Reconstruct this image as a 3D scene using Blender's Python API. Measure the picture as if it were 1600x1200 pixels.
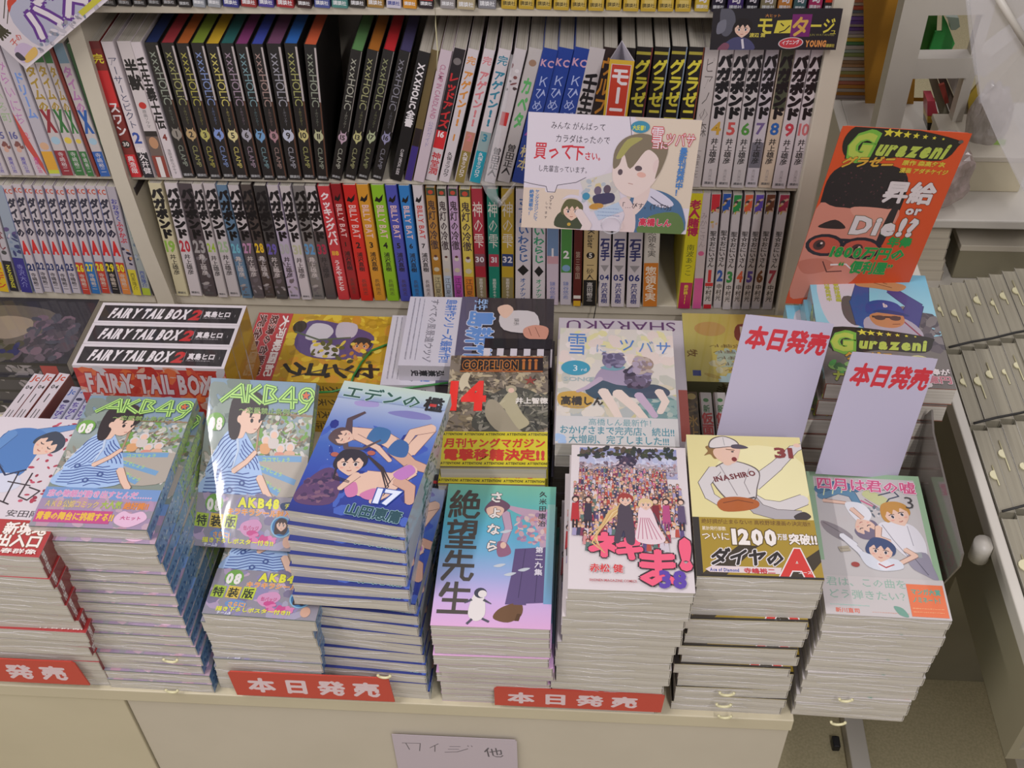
import bpy, bmesh, math, random
from mathutils import Vector, Matrix
from mathutils.geometry import tessellate_polygon
random.seed(7)
for _o in list(bpy.data.objects): bpy.data.objects.remove(_o)
SC = bpy.context.scene
COL = SC.collection
# ------------------------------------------------------------------ camera
# millimetres are used all through the script; the lens stands 1.7 m above the floor (z = 0 at the lens in "mm", floor = -1700)
CAMH = 1700.0
PIT, YAW, ROL, FPX = math.radians(43.8319), math.radians(4.70568), math.radians(-1.65845), 1759.53
_f = Vector((-math.sin(YAW)*math.cos(PIT), math.cos(YAW)*math.cos(PIT), -math.sin(PIT)))
_r = Vector((math.cos(YAW), math.sin(YAW), 0)); _u = _r.cross(_f)
RT = _r*math.cos(ROL)+_u*math.sin(ROL); UP = -_r*math.sin(ROL)+_u*math.cos(ROL); FW = _f
cam_d = bpy.data.cameras.new('camera'); cam = bpy.data.objects.new('camera', cam_d); COL.objects.link(cam)
cam_d.sensor_width = 36; cam_d.lens = FPX/1600*36; cam_d.clip_start = .01
m = Matrix.Identity(4)
for i, v in enumerate((RT, UP, -FW)):
    for j in range(3): m[j][i] = v[j]
m.translation = (0, 0, CAMH/1000); cam.matrix_world = m
SC.camera = cam
SC.view_settings.view_transform = 'Standard'; SC.view_settings.look = 'None'
SC.view_settings.gamma = 1; SC.view_settings.use_curve_mapping = False
SC.view_settings.exposure = EXPO = 0.0
# ------------------------------------------------------------------ light
wd = bpy.data.worlds.new('world'); SC.world = wd; wd.use_nodes = True
wd.node_tree.nodes['Background'].inputs[0].default_value = (.80, .76, .82, 1)
wd.node_tree.nodes['Background'].inputs[1].default_value = .50
def area(name, loc, sx, sy, power, col=(1, .95, .97), rot=(0, 0, 0)):
    d = bpy.data.lights.new(name, 'AREA'); d.shape = 'RECTANGLE'; d.size = sx; d.size_y = sy; d.energy = power; d.color = col
    o = bpy.data.objects.new(name, d); o.location = loc; o.rotation_euler = rot; COL.objects.link(o); return o
area('ceiling_tube_light', (-1.19, .10, 2.75), .035, 1.2, 26)
area('ceiling_tube_light', (.60, -.85, 2.75), .06, 1.2, 34)
area('ceiling_tube_light', (-2.2, -.2, 2.75), .16, 1.2, 15)
area('ceiling_tube_light', (1.6, 2.4, 2.75), .16, 1.2, 12)

def U(x, y, z): return Vector((x, y, z+CAMH))/1000
def ray(u, v): return FW+RT*((u-800)/FPX)-UP*((v-600)/FPX)
def onY(u, v, y): d = ray(u, v); return d*(y/d.y)
def onZ(u, v, z): d = ray(u, v); return d*(z/d.z)
def onX(u, v, x): d = ray(u, v); return d*(x/d.x)
# ------------------------------------------------------------------ materials
def lin(c):
    if isinstance(c, str):
        c = c.lstrip('#'); c = c if len(c) == 6 else ''.join(q+q for q in c); c = [int(c[i:i+2], 16) for i in (0, 2, 4)]
    r = []
    for k in c[:3]:
        k = k/255; r.append(k/12.92 if k <= .04045 else ((k+.055)/1.055)**2.4)
    return (r[0], r[1], r[2], 1.0)
def base_mat(name, rough=.5, coat=0., coatr=.1, spec=.5):
    m = bpy.data.materials.new(name); m.use_nodes = True
    nt = m.node_tree; b = nt.nodes['Principled BSDF']
    b.inputs['Roughness'].default_value = rough; b.inputs['Coat Weight'].default_value = coat
    b.inputs['Coat Roughness'].default_value = coatr; b.inputs['Specular IOR Level'].default_value = spec
    return m, nt, b
def nd(nt, t, **k):
    n = nt.nodes.new(t)
    for a, v in k.items(): setattr(n, a, v)
    return n
def noise_bump(nt, b, scale, strength, dist, vec_scale=None, target='Normal', detail=3):
    tc = nd(nt, 'ShaderNodeTexCoord'); mp = nd(nt, 'ShaderNodeMapping')
    nt.links.new(tc.outputs['Object'], mp.inputs[0])
    if vec_scale: mp.inputs['Scale'].default_value = vec_scale
    n = nd(nt, 'ShaderNodeTexNoise'); n.inputs['Scale'].default_value = scale; n.inputs['Detail'].default_value = detail
    nt.links.new(mp.outputs[0], n.inputs['Vector'])
    bp = nd(nt, 'ShaderNodeBump'); bp.inputs['Strength'].default_value = strength; bp.inputs['Distance'].default_value = dist
    nt.links.new(n.outputs[0], bp.inputs['Height']); nt.links.new(bp.outputs[0], b.inputs[target])
    return n
def solid(name, col, rough=.5, coat=0., coatr=.1, bump=None, var=0.06, vscale=8, metal=0, spec=.5):
    m, nt, b = base_mat(name, rough, coat, coatr, spec); b.inputs['Metallic'].default_value = metal
    c = lin(col)
    tc = nd(nt, 'ShaderNodeTexCoord'); n = nd(nt, 'ShaderNodeTexNoise'); n.inputs['Scale'].default_value = vscale; n.inputs['Detail'].default_value = 4
    nt.links.new(tc.outputs['Object'], n.inputs['Vector'])
    r = nd(nt, 'ShaderNodeValToRGB'); r.color_ramp.elements[0].position = .35; r.color_ramp.elements[1].position = .65
    r.color_ramp.elements[0].color = (c[0]*(1-var), c[1]*(1-var), c[2]*(1-var*1.2), 1)
    r.color_ramp.elements[1].color = (min(1, c[0]*(1+var)), min(1, c[1]*(1+var)), min(1, c[2]*(1+var)), 1)
    nt.links.new(n.outputs[0], r.inputs[0]); nt.links.new(r.outputs[0], b.inputs['Base Color'])
    if bump: noise_bump(nt, b, bump[0], bump[1], bump[2])
    return m
def attr_mat(name, rough, coat, coatr, film=0):
    m, nt, b = base_mat(name, rough, coat, coatr)
    a = nd(nt, 'ShaderNodeAttribute', attribute_name='Col'); nt.links.new(a.outputs['Color'], b.inputs['Base Color'])
    if film:   # the shrink-wrap film over a cover: long shallow wrinkles in the clear layer
        noise_bump(nt, b, 14, film, .004, (1, .35, 1), 'Coat Normal', 4)
    return m
M_PRINT = attr_mat('printed_paper', .42, .25, .25)
M_FILM = attr_mat('printed_cover_under_film', .5, .6, .045, .14)
M_CARD = attr_mat('printed_card', .5, .15, .3)
def page_mat(name, c1, c2, film, axis='Z', fr=520):
    m, nt, b = base_mat(name, .6, .9 if film else 0, .14)
    tc = nd(nt, 'ShaderNodeTexCoord'); mp = nd(nt, 'ShaderNodeMapping'); nt.links.new(tc.outputs['Object'], mp.inputs[0])
    mp.inputs['Scale'].default_value = (3, 3, fr) if axis == 'Z' else (fr, 3, 3)
    n = nd(nt, 'ShaderNodeTexNoise'); n.inputs['Scale'].default_value = 1.6; n.inputs['Detail'].default_value = 3
    nt.links.new(mp.outputs[0], n.inputs['Vector'])
    r = nd(nt, 'ShaderNodeValToRGB'); r.color_ramp.elements[0].position = .32; r.color_ramp.elements[1].position = .68
    r.color_ramp.elements[0].color = lin(c1); r.color_ramp.elements[1].color = lin(c2)
    nt.links.new(n.outputs[0], r.inputs[0]); nt.links.new(r.outputs[0], b.inputs['Base Color'])
    if film:
        noise_bump(nt, b, 30, 1.0, .006, (1, 1, 6), 'Coat Normal', 3)
    return m
M_PAGES = page_mat('paper_edges', '#a09a8c', '#c0baae', False, 'X')
M_PAGESF = page_mat('paper_edges_flat', '#aea89a', '#cec8bc', False)
M_PAGESW = page_mat('paper_edges_under_film', '#b0ab9e', '#d2cdc2', True)
M_PAGESB = page_mat('paper_edges_bundled', '#87816f', '#9c9682', False, 'X', 150)
M_PAGESP = page_mat('paper_edges_pale', '#bdb4a0', '#cdc5b2', False)
M_CREAM = solid('cream_painted_steel', '#c2baa8', .45, bump=(90, .15, .001), var=.03)
M_CREAM2 = solid('cream_laminate', '#c4bb9f', .5, bump=(40, .1, .001), var=.03)
M_WHITE = solid('white_painted_steel', '#c9c4b8', .4, var=.03)
M_GREY = solid('grey_painted_panel', '#87816a', .55, var=.06)
M_FLOOR = solid('speckled_vinyl_floor', '#b5ab88', .55, bump=(300, .2, .001), var=.10, vscale=260)
M_WALL = solid('plain_wall_paint', '#9a927f', .7, var=.04)
M_ORANGE = solid('ochre_cardboard', '#b07d1e', .6, var=.08)
M_BLACK = solid('black_plastic', '#18171a', .4)
M_STRAP = solid('green_plastic_string', '#2f7a3a', .35)
M_IVORY = solid('ivory_plastic_strap', '#d8d2a8', .35)
M_STRING = solid('black_cord', '#2a2926', .6)
M_RED = solid('red_sign_plastic', '#c2412f', .35)
M_STEEL = solid('chromed_wire', '#c8c8c8', .2, metal=1)
def clear_mat(name, tint=(1, 1, 1, 1), alpha=.12, rough=.08, bump=None):
    m, nt, b = base_mat(name, rough, 0)
    b.inputs['Base Color'].default_value = tint; b.inputs['Alpha'].default_value = alpha
    b.inputs['Specular IOR Level'].default_value = .8
    if bump: noise_bump(nt, b, *bump)
    return m
M_CLEAR = clear_mat('clear_plastic', (.8, .8, .85, 1), .22)
M_CLEARFILM = clear_mat('clear_vinyl_film', (.75, .73, .74, 1), .34, .2, (3.5, 1, .02))
M_SEAM = clear_mat('shrink_wrap_seam', (.86, .84, .86, 1), .26, .15)
M_SMOKE = clear_mat('smoked_acrylic', (.16, .14, .12, 1), .75, .1)
# ------------------------------------------------------------------ object helpers
def link(o, parent=None):
    COL.objects.link(o)
    if parent is not None: o.parent = parent
    return o
def tag(o, label=None, cat=None, group=None, kind=None):
    if label: o['label'] = label
    if cat: o['category'] = cat
    if group: o['group'] = group
    if kind: o['kind'] = kind
    return o
def thing(name, label, cat, loc, rot=(0, 0, 0), group=None):
    o = bpy.data.objects.new(name, None); o.empty_display_size = .02
    o.location = loc; o.rotation_euler = rot
    return tag(link(o), label, cat, group)
def mesh(name, vs, fs, mat, parent=None, loc=(0, 0, 0), col=None, smooth=False):
    me = bpy.data.meshes.new(name); me.from_pydata([Vector(v)/1000 for v in vs], [], fs); me.update()
    me.materials.append(mat)
    if col is not None:
        a = me.color_attributes.new('Col', 'FLOAT_COLOR', 'CORNER'); c = lin(col)
        a.data.foreach_set('color', list(c)*len(a.data))
    if smooth:
        for p in me.polygons: p.use_smooth = True
    o = bpy.data.objects.new(name, me); o.location = loc
    return link(o, parent)
def box_vf(x0, x1, y0, y1, z0, z1, b=0):
    if b <= 0:
        v = [(x, y, z) for z in (z0, z1) for y in (y0, y1) for x in (x0, x1)]
        return v, [(0, 2, 3, 1), (4, 5, 7, 6), (0, 1, 5, 4), (2, 6, 7, 3), (0, 4, 6, 2), (1, 3, 7, 5)]
    bm = bmesh.new(); v, f = box_vf(x0, x1, y0, y1, z0, z1)
    bv = [bm.verts.new(p) for p in v]
    for q in f: bm.faces.new([bv[i] for i in q])
    bmesh.ops.bevel(bm, geom=bm.edges[:], offset=b, segments=2, affect='EDGES', profile=.5)
    bm.verts.index_update()
    r = [tuple(p.co) for p in bm.verts], [tuple(p.index for p in q.verts) for q in bm.faces]
    bm.free(); return r
def box(name, x0, x1, y0, y1, z0, z1, mat, parent=None, b=0, world=True, kind=None, label=None, cat=None, group=None, col=None):
    """a box given in mm; top-level boxes are centred on their own base"""
    cx, cy = (x0+x1)/2, (y0+y1)/2
    if parent is None:
        v, f = box_vf(x0-cx, x1-cx, y0-cy, y1-cy, 0, z1-z0, b)
        o = mesh(name, v, f, mat, None, U(cx, cy, z0), col=col)
    else:
        v, f = box_vf(x0, x1, y0, y1, z0, z1, b); o = mesh(name, v, f, mat, parent, col=col)
    return tag(o, label, cat, group, kind)
def tube_vf(pts, r, n=8, closed=False):
    pts = [Vector(p) for p in pts]; vs = []; fs = []
    for i, p in enumerate(pts):
        a = pts[i-1] if i > 0 else (pts[-1] if closed else p); c = pts[(i+1) % len(pts)] if (i < len(pts)-1 or closed) else p
        t = (c-a).normalized(); s = t.cross(Vector((0, 0, 1)))
        if s.length < .05: s = t.cross(Vector((0, 1, 0)))
        s.normalize(); w = s.cross(t)
        for k in range(n):
            an = 2*math.pi*k/n; vs.append(tuple(p+s*(r*math.cos(an))+w*(r*math.sin(an))))
    m = len(pts)
    for i in range(m if closed else m-1):
        for k in range(n):
            j = (i+1) % m; fs.append((i*n+k, i*n+(k+1) % n, j*n+(k+1) % n, j*n+k))
    if not closed: fs += [tuple(range(n))[::-1], tuple((m-1)*n+k for k in range(n))]
    return vs, fs
def tube(name, pts, r, mat, parent=None, loc=(0, 0, 0), n=8, closed=False, **k):
    v, f = tube_vf(pts, r, n, closed); return tag(mesh(name, v, f, mat, parent, loc, smooth=True), **k)
# ------------------------------------------------------------------ flat print
GL = {}
def shifts(ch, bold):
    """dense characters are thickened by overprinting shifted copies, simple ones by widening the outline"""
    o = ord(ch)
    if abs(bold) < 1e-4: return 0., [(0, 0)]
    if o < 0x2000: return bold, [(0, 0)]
    if bold <= .02 and not (0x4e00 <= o): return bold, [(0, 0)]
    if bold < 0: return 0., [(0, 0)]
    b = bold*.8
    n = 4 if bold < .05 else 6 if bold < .075 else 8
    return 0., [(b*math.cos(2*math.pi*(i+.5)/n), b*math.sin(2*math.pi*(i+.5)/n)) for i in range(n)]+([(0, 0)] if bold > .06 else [])
def glyph(ch, bold):
    k = (ch, bold)
    if k not in GL:
        c = bpy.data.curves.new('t', 'FONT'); c.body = ch; c.size = 1; c.resolution_u = 2 if ord(ch) < 256 else 1; c.offset = bold
        o = bpy.data.objects.new('t', c); COL.objects.link(o); bpy.context.view_layer.update()
        e = o.evaluated_get(bpy.context.evaluated_depsgraph_get()); me = e.to_mesh()
        vs = [(v.co.x, v.co.y) for v in me.vertices]; fs = [tuple(p.vertices) for p in me.polygons]
        e.to_mesh_clear(); bpy.data.objects.remove(o); bpy.data.curves.remove(c)
        cjk = ord(ch) >= 0x2000
        if cjk: adv = 1.0; x0 = 0
        elif vs: x0 = min(v[0] for v in vs)-.03; adv = max(v[0] for v in vs)-x0+.05
        else: x0 = 0; adv = .3
        GL[k] = ([(x-x0, y) for x, y in vs], fs, adv)
    return GL[k]
DZ = .007
class Art:
    """flat print: coloured polygons in mm on a w x h sheet, origin bottom left, later sheets of ink lie over earlier ones"""
    def __init__(s, w, h, base=None):
        s.w, s.h, s.z, s.V, s.F, s.C = w, h, .02, [], [], []
        if base: s.rect(0, 0, w, h, base)
    def _add(s, pts, cols):
        # clip one convex face to the sheet
        P = [(p[0], p[1], c) for p, c in zip(pts, cols)]
        for ax, lim, sg in ((0, 0, 1), (0, s.w, -1), (1, 0, 1), (1, s.h, -1)):
            if all((p[ax]-lim)*sg >= 0 for p in P): continue
            Q = []
            for i in range(len(P)):
                a, b = P[i-1], P[i]; da, db = (a[ax]-lim)*sg, (b[ax]-lim)*sg
                if (da >= 0) != (db >= 0):
                    t = da/(da-db); Q.append((a[0]+(b[0]-a[0])*t, a[1]+(b[1]-a[1])*t, tuple(a[2][k]+(b[2][k]-a[2][k])*t for k in range(4))))
                if db >= 0: Q.append(b)
            P = Q
            if len(P) < 3: return
        n = len(s.V)
        for p in P: s.V.append((p[0], p[1], s.z)); s.C.append(p[2])
        s.F.append(tuple(range(n, n+len(P))))
    def step(s): s.z += DZ
    def rect(s, x0, y0, x1, y1, c, c2=None):
        a = lin(c); b = lin(c2) if c2 else a
        s._add([(x0, y0), (x1, y0), (x1, y1), (x0, y1)], [a, a, b, b]); s.step()
    def grad(s, x0, y0, x1, y1, cs):
        n = len(cs)-1
        for i in range(n):
            s._add([(x0, y0+(y1-y0)*i/n), (x1, y0+(y1-y0)*i/n), (x1, y0+(y1-y0)*(i+1)/n), (x0, y0+(y1-y0)*(i+1)/n)], [lin(cs[i])]*2+[lin(cs[i+1])]*2)
        s.step()
    def poly(s, pts, c, step=True):
        c = lin(c); pts = [(p[0], p[1]) for p in pts]
        for t in tessellate_polygon([[Vector((p[0], p[1], 0)) for p in pts]]):
            q = [pts[i] for i in t]
            if (q[1][0]-q[0][0])*(q[2][1]-q[0][1])-(q[1][1]-q[0][1])*(q[2][0]-q[0][0]) < 0: q = q[::-1]
            s._add(q, [c]*3)
        if step: s.step()
    def smooth(s, pts, c, n=4):
        """closed Catmull-Rom outline through pts"""
        o = []; L = len(pts)
        for i in range(L):
            a, b, d, e = pts[i-1], pts[i], pts[(i+1) % L], pts[(i+2) % L]
            for k in range(n):
                t = k/n
                o.append(tuple(.5*((2*b[j])+(-a[j]+d[j])*t+(2*a[j]-5*b[j]+4*d[j]-e[j])*t*t+(-a[j]+3*b[j]-3*d[j]+e[j])*t**3) for j in (0, 1)))
        s.poly(o, c)
    def ell(s, x, y, rx, ry, c, n=16, rot=0, step=True):
        cr, sr = math.cos(math.radians(rot)), math.sin(math.radians(rot)); P = []
        for k in range(n):
            a = 2*math.pi*k/n; px, py = rx*math.cos(a), ry*math.sin(a); P.append((x+px*cr-py*sr, y+px*sr+py*cr))
        s._add(P, [lin(c)]*n)
        if step: s.step()
    def hatch(s, pts, ang, gap, w, c, wave=0):
        """parallel strokes clipped to a closed outline"""
        ca, sa = math.cos(math.radians(ang)), math.sin(math.radians(ang)); R = [(x*ca+y*sa, -x*sa+y*ca) for x, y in pts]
        v = min(q[1] for q in R)+gap*.5; top = max(q[1] for q in R)
        while v < top:
            xs = sorted(a[0]+(v-a[1])/(b[1]-a[1])*(b[0]-a[0]) for a, b in zip(R, R[1:]+R[:1]) if (a[1] > v) != (b[1] > v))
            for i in range(0, len(xs)-1, 2):
                n = 5; P = []
                for k in range(n+1):
                    u = xs[i]+(xs[i+1]-xs[i])*k/n; vv = v+wave*math.sin(u*.12+v*.05)*(4*k/n*(1-k/n)); P.append((u*ca-vv*sa, u*sa+vv*ca))
                s.line(P, w, c)
            v += gap
    def star(s, x, y, r, c, r2=.42):
        P = []
        for k in range(10):
            a = math.pi/2+math.pi*k/5; q = r if k % 2 == 0 else r*r2; P.append((x+q*math.cos(a), y+q*math.sin(a)))
        s.poly(P, c)
    def line(s, pts, w, c, w2=None):
        c = lin(c); n = len(pts)-1
        for i in range(n):
            a, b = Vector(pts[i][:2]), Vector(pts[i+1][:2]); d = (b-a)
            if d.length < 1e-6: continue
            d.normalize(); p = Vector((-d.y, d.x))
            wa = w if w2 is None else w+(w2-w)*i/n; wb = w if w2 is None else w+(w2-w)*(i+1)/n
            a2 = a-d*wa*.2; b2 = b+d*wb*.2
            s._add([tuple(a2-p*wa/2), tuple(b2-p*wb/2), tuple(b2+p*wb/2), tuple(a2+p*wa/2)], [c]*4); s.z += DZ*.15
        s.step()
    def limb(s, pts, w0, w1, c, edge=None):
        if edge: s.line(pts, w0+1.2, edge, w1+1.2)
        s.line(pts, w0, c, w1)
        for i, p in enumerate(pts):
            s.ell(p[0], p[1], (w0+(w1-w0)*i/max(1, len(pts)-1))/2, (w0+(w1-w0)*i/max(1, len(pts)-1))/2, c, 10)
    def run(s, st, bold): return sum(glyph(ch, shifts(ch, bold)[0])[2] for ch in st)
    def text(s, st, x, y, size, c, bold=.0, out=None, ow=.04, fit=None, rot=0, al='l', sk=0, grad=None):
        if out: s._text(st, x, y, size, out, bold+ow, fit, rot, al, sk, bold)
        s._text(st, x, y, size, c, bold, fit, rot, al, sk, bold)
    def _text(s, st, x, y, size, c, bold, fit, rot, al, sk, b0):
        L = s.run(st, b0)*size; sx = 1 if fit is None else fit/L
        L *= sx; off = {'l': 0, 'c': -L/2, 'r': -L}[al]
        cr, sr = math.cos(math.radians(rot)), math.sin(math.radians(rot)); c = lin(c); cx = 0
        for ch in st:
            cb, sh = shifts(ch, bold); cb0 = shifts(ch, b0)[0]
            vs, fs, adv = glyph(ch, cb); adv0 = glyph(ch, cb0)[2]; k = (adv0-adv)/2
            for dx, dy in sh:
                Q = []
                for px, py in vs:
                    px += dx; py += dy
                    X = off+(cx+px+k)*size*sx+sk*py*size; Y = py*size; Q.append((x+X*cr-Y*sr, y+X*sr+Y*cr))
                for f in fs: s._add([Q[i] for i in f], [c]*len(f))
                s.z += .0006
            cx += adv0
        s.step()
    def vtext(s, st, xc, y0, y1, c, size=None, bold=.0, out=None, ow=.04, wmax=None):
        """vertical writing, one glyph under another, from y1 (top) down to y0"""
        n = len(st); p = (y1-y0)/n; sz = size or p*1.02
        hs = 1.0
        if wmax and sz > wmax: hs = wmax/sz
        for oc, bo in ((out, bold+ow), (c, bold)):
            if oc is None: continue
            cc = lin(oc)
            for i, ch in enumerate(st):
                if ch == ' ': continue
                cb, sh = shifts(ch, bo); vs, fs, adv = glyph(ch, cb); yc = y1-p*(i+.5)
                for dx, dy in sh:
                    if ch in 'ー〜-': Q = [(xc+(py+dy-.38)*sz*hs, yc-(px+dx-.5)*sz) for px, py in vs]
                    else: Q = [(xc+(px+dx-adv/2)*sz*hs, yc+(py+dy-.38)*sz) for px, py in vs]
                    for f in fs: s._add([Q[k] for k in f], [cc]*len(f))
                    s.z += .0006
            s.step()
    def build(s, name, parent, fn, mat):
        """fn maps (x, y, lift) to a local point in mm"""
        me = bpy.data.meshes.new(name)
        me.from_pydata([Vector(fn(*v))/1000 for v in s.V], [], s.F); me.update(); me.materials.append(mat)
        a = me.color_attributes.new('Col', 'FLOAT_COLOR', 'POINT')
        buf = []
        for c in s.C: buf += c
        a.data.foreach_set('color', buf)
        return link(bpy.data.objects.new(name, me), parent)
# ------------------------------------------------------------------ books
def fit_front(p, parent=None):
    return p
def u_cover(t, w, h, ct=.7, r=1.6):
    """wrap-round cover of a lying book: spine on +x, front cover on top; profile in (x, z), extruded along y"""
    x0, x1 = -w/2, w/2
    O = [(x0, 0), (x1-r, 0), (x1-.3, r*.45), (x1, r), (x1, t-r), (x1-.3, t-r*.45), (x1-r, t), (x0, t)]
    I = [(x0, t-ct), (x1-r, t-ct), (x1-ct, t-r), (x1-ct, r), (x1-r, ct), (x0, ct)]
    P = O+I; n = len(P); vs = [(x, -h/2, z) for x, z in P]+[(x, h/2, z) for x, z in P]
    fs = []
    for i in range(n): j = (i+1) % n; fs.append((i, j, j+n, i+n))
    # end faces in quads: pair outer and inner rails
    e = [(0, 1, 12, 13), (1, 2, 3, 11, 12), (3, 4, 10, 11), (4, 5, 6, 9, 10), (6, 7, 8, 9)]
    for q in e: fs.append(tuple(q)[::-1]); fs.append(tuple(k+n for k in q))
    return vs, fs
class Book:
    """a lying paperback: cover, block of pages, and the print on front and spine"""
    def __init__(s, w, h, t, base, art=None, spine=None, mat=None, pages=None, left=False):
        s.w, s.h, s.t = w, h, t; mat = mat or M_FILM
        v, f = u_cover(t, w, h); s.left = left
        if left: v = [(-x, y, z) for x, y, z in v]; f = [q[::-1] for q in f]
        s.cover = s._m('cover', v, f, mat, base)
        v, f = box_vf(-w/2+(1.2 if left else .4), w/2-(.4 if left else 1.2), -h/2+.2, h/2-.2, .7, t-.7); s.pages = s._m('pages', v, f, pages or M_PAGESW)
        s.art, s.spine, s.am = art, spine, mat; s.pages_mat = pages or M_PAGESW; s.pa = s.sa = None
    def _m(s, n, v, f, mat, col=None):
        o = mesh(n, v, f, mat, None, col=col); me = o.data; bpy.data.objects.remove(o); return me
    seams = {}
    def seam(s, e, k):
        key = (s.w, s.h, k)
        if key not in Book.seams:
            r_ = random.Random(k*17+int(s.w)); pts = []
            n = 16; ph = r_.uniform(0, 6)
            for i in range(n+1): pts.append((-s.w/2+s.w*i/n, -s.h/2-.35+r_.uniform(-.5, .2), s.t-2.2+1.5*math.sin(ph+i*.55)+r_.uniform(-.6, .6)))
            v, f = tube_vf(pts[r_.randint(0, 3):r_.randint(9, 17)], .42, 5); v = [(x, y, z) for x, y, z in v]
            pts = [(-s.w/2+s.w*i/n, -s.h/2-.3+r_.uniform(-.4, .2), s.t*.45+2.2*math.sin(ph*2+i*.4)+r_.uniform(-.8, .8)) for i in range(r_.randint(0, 6), r_.randint(9, n+1))]
            v2, f2 = tube_vf(pts, .3, 5); o = mesh('film_seam', v+v2, f+[tuple(q+len(v) for q in g) for g in f2], M_SEAM, None, smooth=True); Book.seams[key] = o.data; bpy.data.objects.remove(o)
        link(bpy.data.objects.new('film_seam', Book.seams[key]), e)
    def place(s, name, label, cat, x, y, z, rz=0, group=None, front=True, spine=True, tilt=(0, 0)):
        e = thing(name, label, cat, U(x, y, z), (math.radians(tilt[0]), math.radians(tilt[1]), math.radians(rz)), group)
        link(bpy.data.objects.new('cover', s.cover), e); link(bpy.data.objects.new('pages', s.pages), e)
        if front and s.art:
            if s.pa is None: s.pa = s.art.build('cover_print', e, lambda a, b, c: (a-s.w/2, b-s.h/2, s.t+c), s.am).data
            else: link(bpy.data.objects.new('cover_print', s.pa), e)
        if spine and s.spine:
            if s.sa is None: s.sa = s.spine.build('spine_print', e, lambda a, b, c: (-s.w/2-c, b-s.h/2, a) if s.left else (s.w/2+c, b-s.h/2, s.t-a), s.am).data
            else: link(bpy.data.objects.new('spine_print', s.sa), e)
        return e
def spine_art(t, h, base, ops):
    A = Art(t, h, base)
    for op in ops:
        k = op[0]
        Y = lambda q: h*(1-q)
        if k == 'b': A.rect(0, Y(op[2]), t, Y(op[1]), op[3])
        elif k == 'p': A.rect(t*op[1], Y(op[4]), t*op[3], Y(op[2]), op[5])      # part-width patch
        elif k == 'v': A.vtext(op[1], t/2, Y(op[3]), Y(op[2]), op[4], bold=op[5] if len(op) > 5 else .02, wmax=t*(op[6] if len(op) > 6 else .9), out=op[7] if len(op) > 7 else None, ow=.07)
        elif k == 'r':
            L = h*(op[3]-op[2]); sz = t*(op[5] if len(op) > 5 else .8)
            A.text(op[1], t/2-sz*.34, Y(op[2]), sz, op[4], bold=op[6] if len(op) > 6 else .015, fit=L, rot=-90)
        elif k == 'n': A.text(op[1], t/2, Y(op[2])-t*op[3]*.42, t*op[3]*1.25, op[4], bold=op[5] if len(op) > 5 else .03, al='c', out=op[6] if len(op) > 6 else None, ow=.06, fit=(min(t*.96, A.run(op[1], .03)*t*op[3]*1.15)))
        elif k == 'c': A.ell(t/2, Y(op[1]), t*op[2], t*op[2]*(op[4] if len(op) > 4 else 1), op[3])
        elif k == 'y': A.poly([(t*a, Y(b)) for a, b in op[1]], op[2])
        elif k == 'm':  # mottled picture area: little flecks in the given colours
            rr = random.Random(len(ops)*7+int(op[1]*100))
            for _ in range(op[4]):
                A.ell(t*rr.random(), Y(op[1]+(op[2]-op[1])*rr.random()), t*rr.uniform(.08, .26), t*rr.uniform(.1, .4), rr.choice(op[3]), 7, rr.random()*180)
    return A
def stand_book(name, label, x0, t, lean, h, d, y, z, base, ops, group, pages=None, side=None, mat=None, cat='book'):
    """an upright book, spine towards the aisle; x0 = lower left corner of the spine"""
    mat = mat or M_PRINT
    e = thing(name, label, cat, U(x0, y, z), (0, math.radians(lean), 0), group)
    r = min(1.2, t*.12); ct = .6
    P = [(0, d), (0, r), (r*.35, .3), (r, 0), (t-r, 0), (t-r*.35, .3), (t, r), (t, d), (t-ct, d), (t-ct, r), (t-r, ct), (r, ct), (ct, r), (ct, d)]
    n = len(P); vs = [(x, yy, 0) for x, yy in P]+[(x, yy, h) for x, yy in P]; fs = []
    for i in range(n): j = (i+1) % n; fs.append((i, j, j+n, i+n)[::-1] if False else (i, j, j+n, i+n))
    for q in [(0, 1, 12, 13), (1, 2, 3, 11, 12), (3, 4, 10, 11), (4, 5, 6, 9, 10), (6, 7, 8, 9)]: fs.append(tuple(q)[::-1]); fs.append(tuple(k+n for k in q))
    mesh('cover', vs, fs, mat, e, col=side or base)
    v, f = box_vf(ct, t-ct, ct+.4, d-1, .8, h-.8)
    if pages: mesh('pages', v, f, M_PRINT, e, col=pages)
    else: mesh('pages', v, f, M_PAGES, e)
    A = spine_art(t-r*1.2, h, base, ops)
    A.build('spine_print', e, lambda a, b, c: (a+r*.6, -.12-c, b), mat)
    return e
# ------------------------------------------------------------------ the setting
YS = 1142.0; ZA, ZB, ZC, ZT = -545.0, -765.0, -953.0, -1050.0
box('floor', -3000, 4000, -1500, 4500, -1720, -1700, M_FLOOR, kind='structure')
box('wall_back', -3000, 4000, 4500, 4520, -1700, 1100, M_WALL, kind='structure')
box('wall_left', -3020, -3000, -1500, 4500, -1700, 1100, M_WALL, kind='structure')
box('wall_right', 4000, 4020, -1500, 4500, -1700, 1100, M_WALL, kind='structure')
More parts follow.
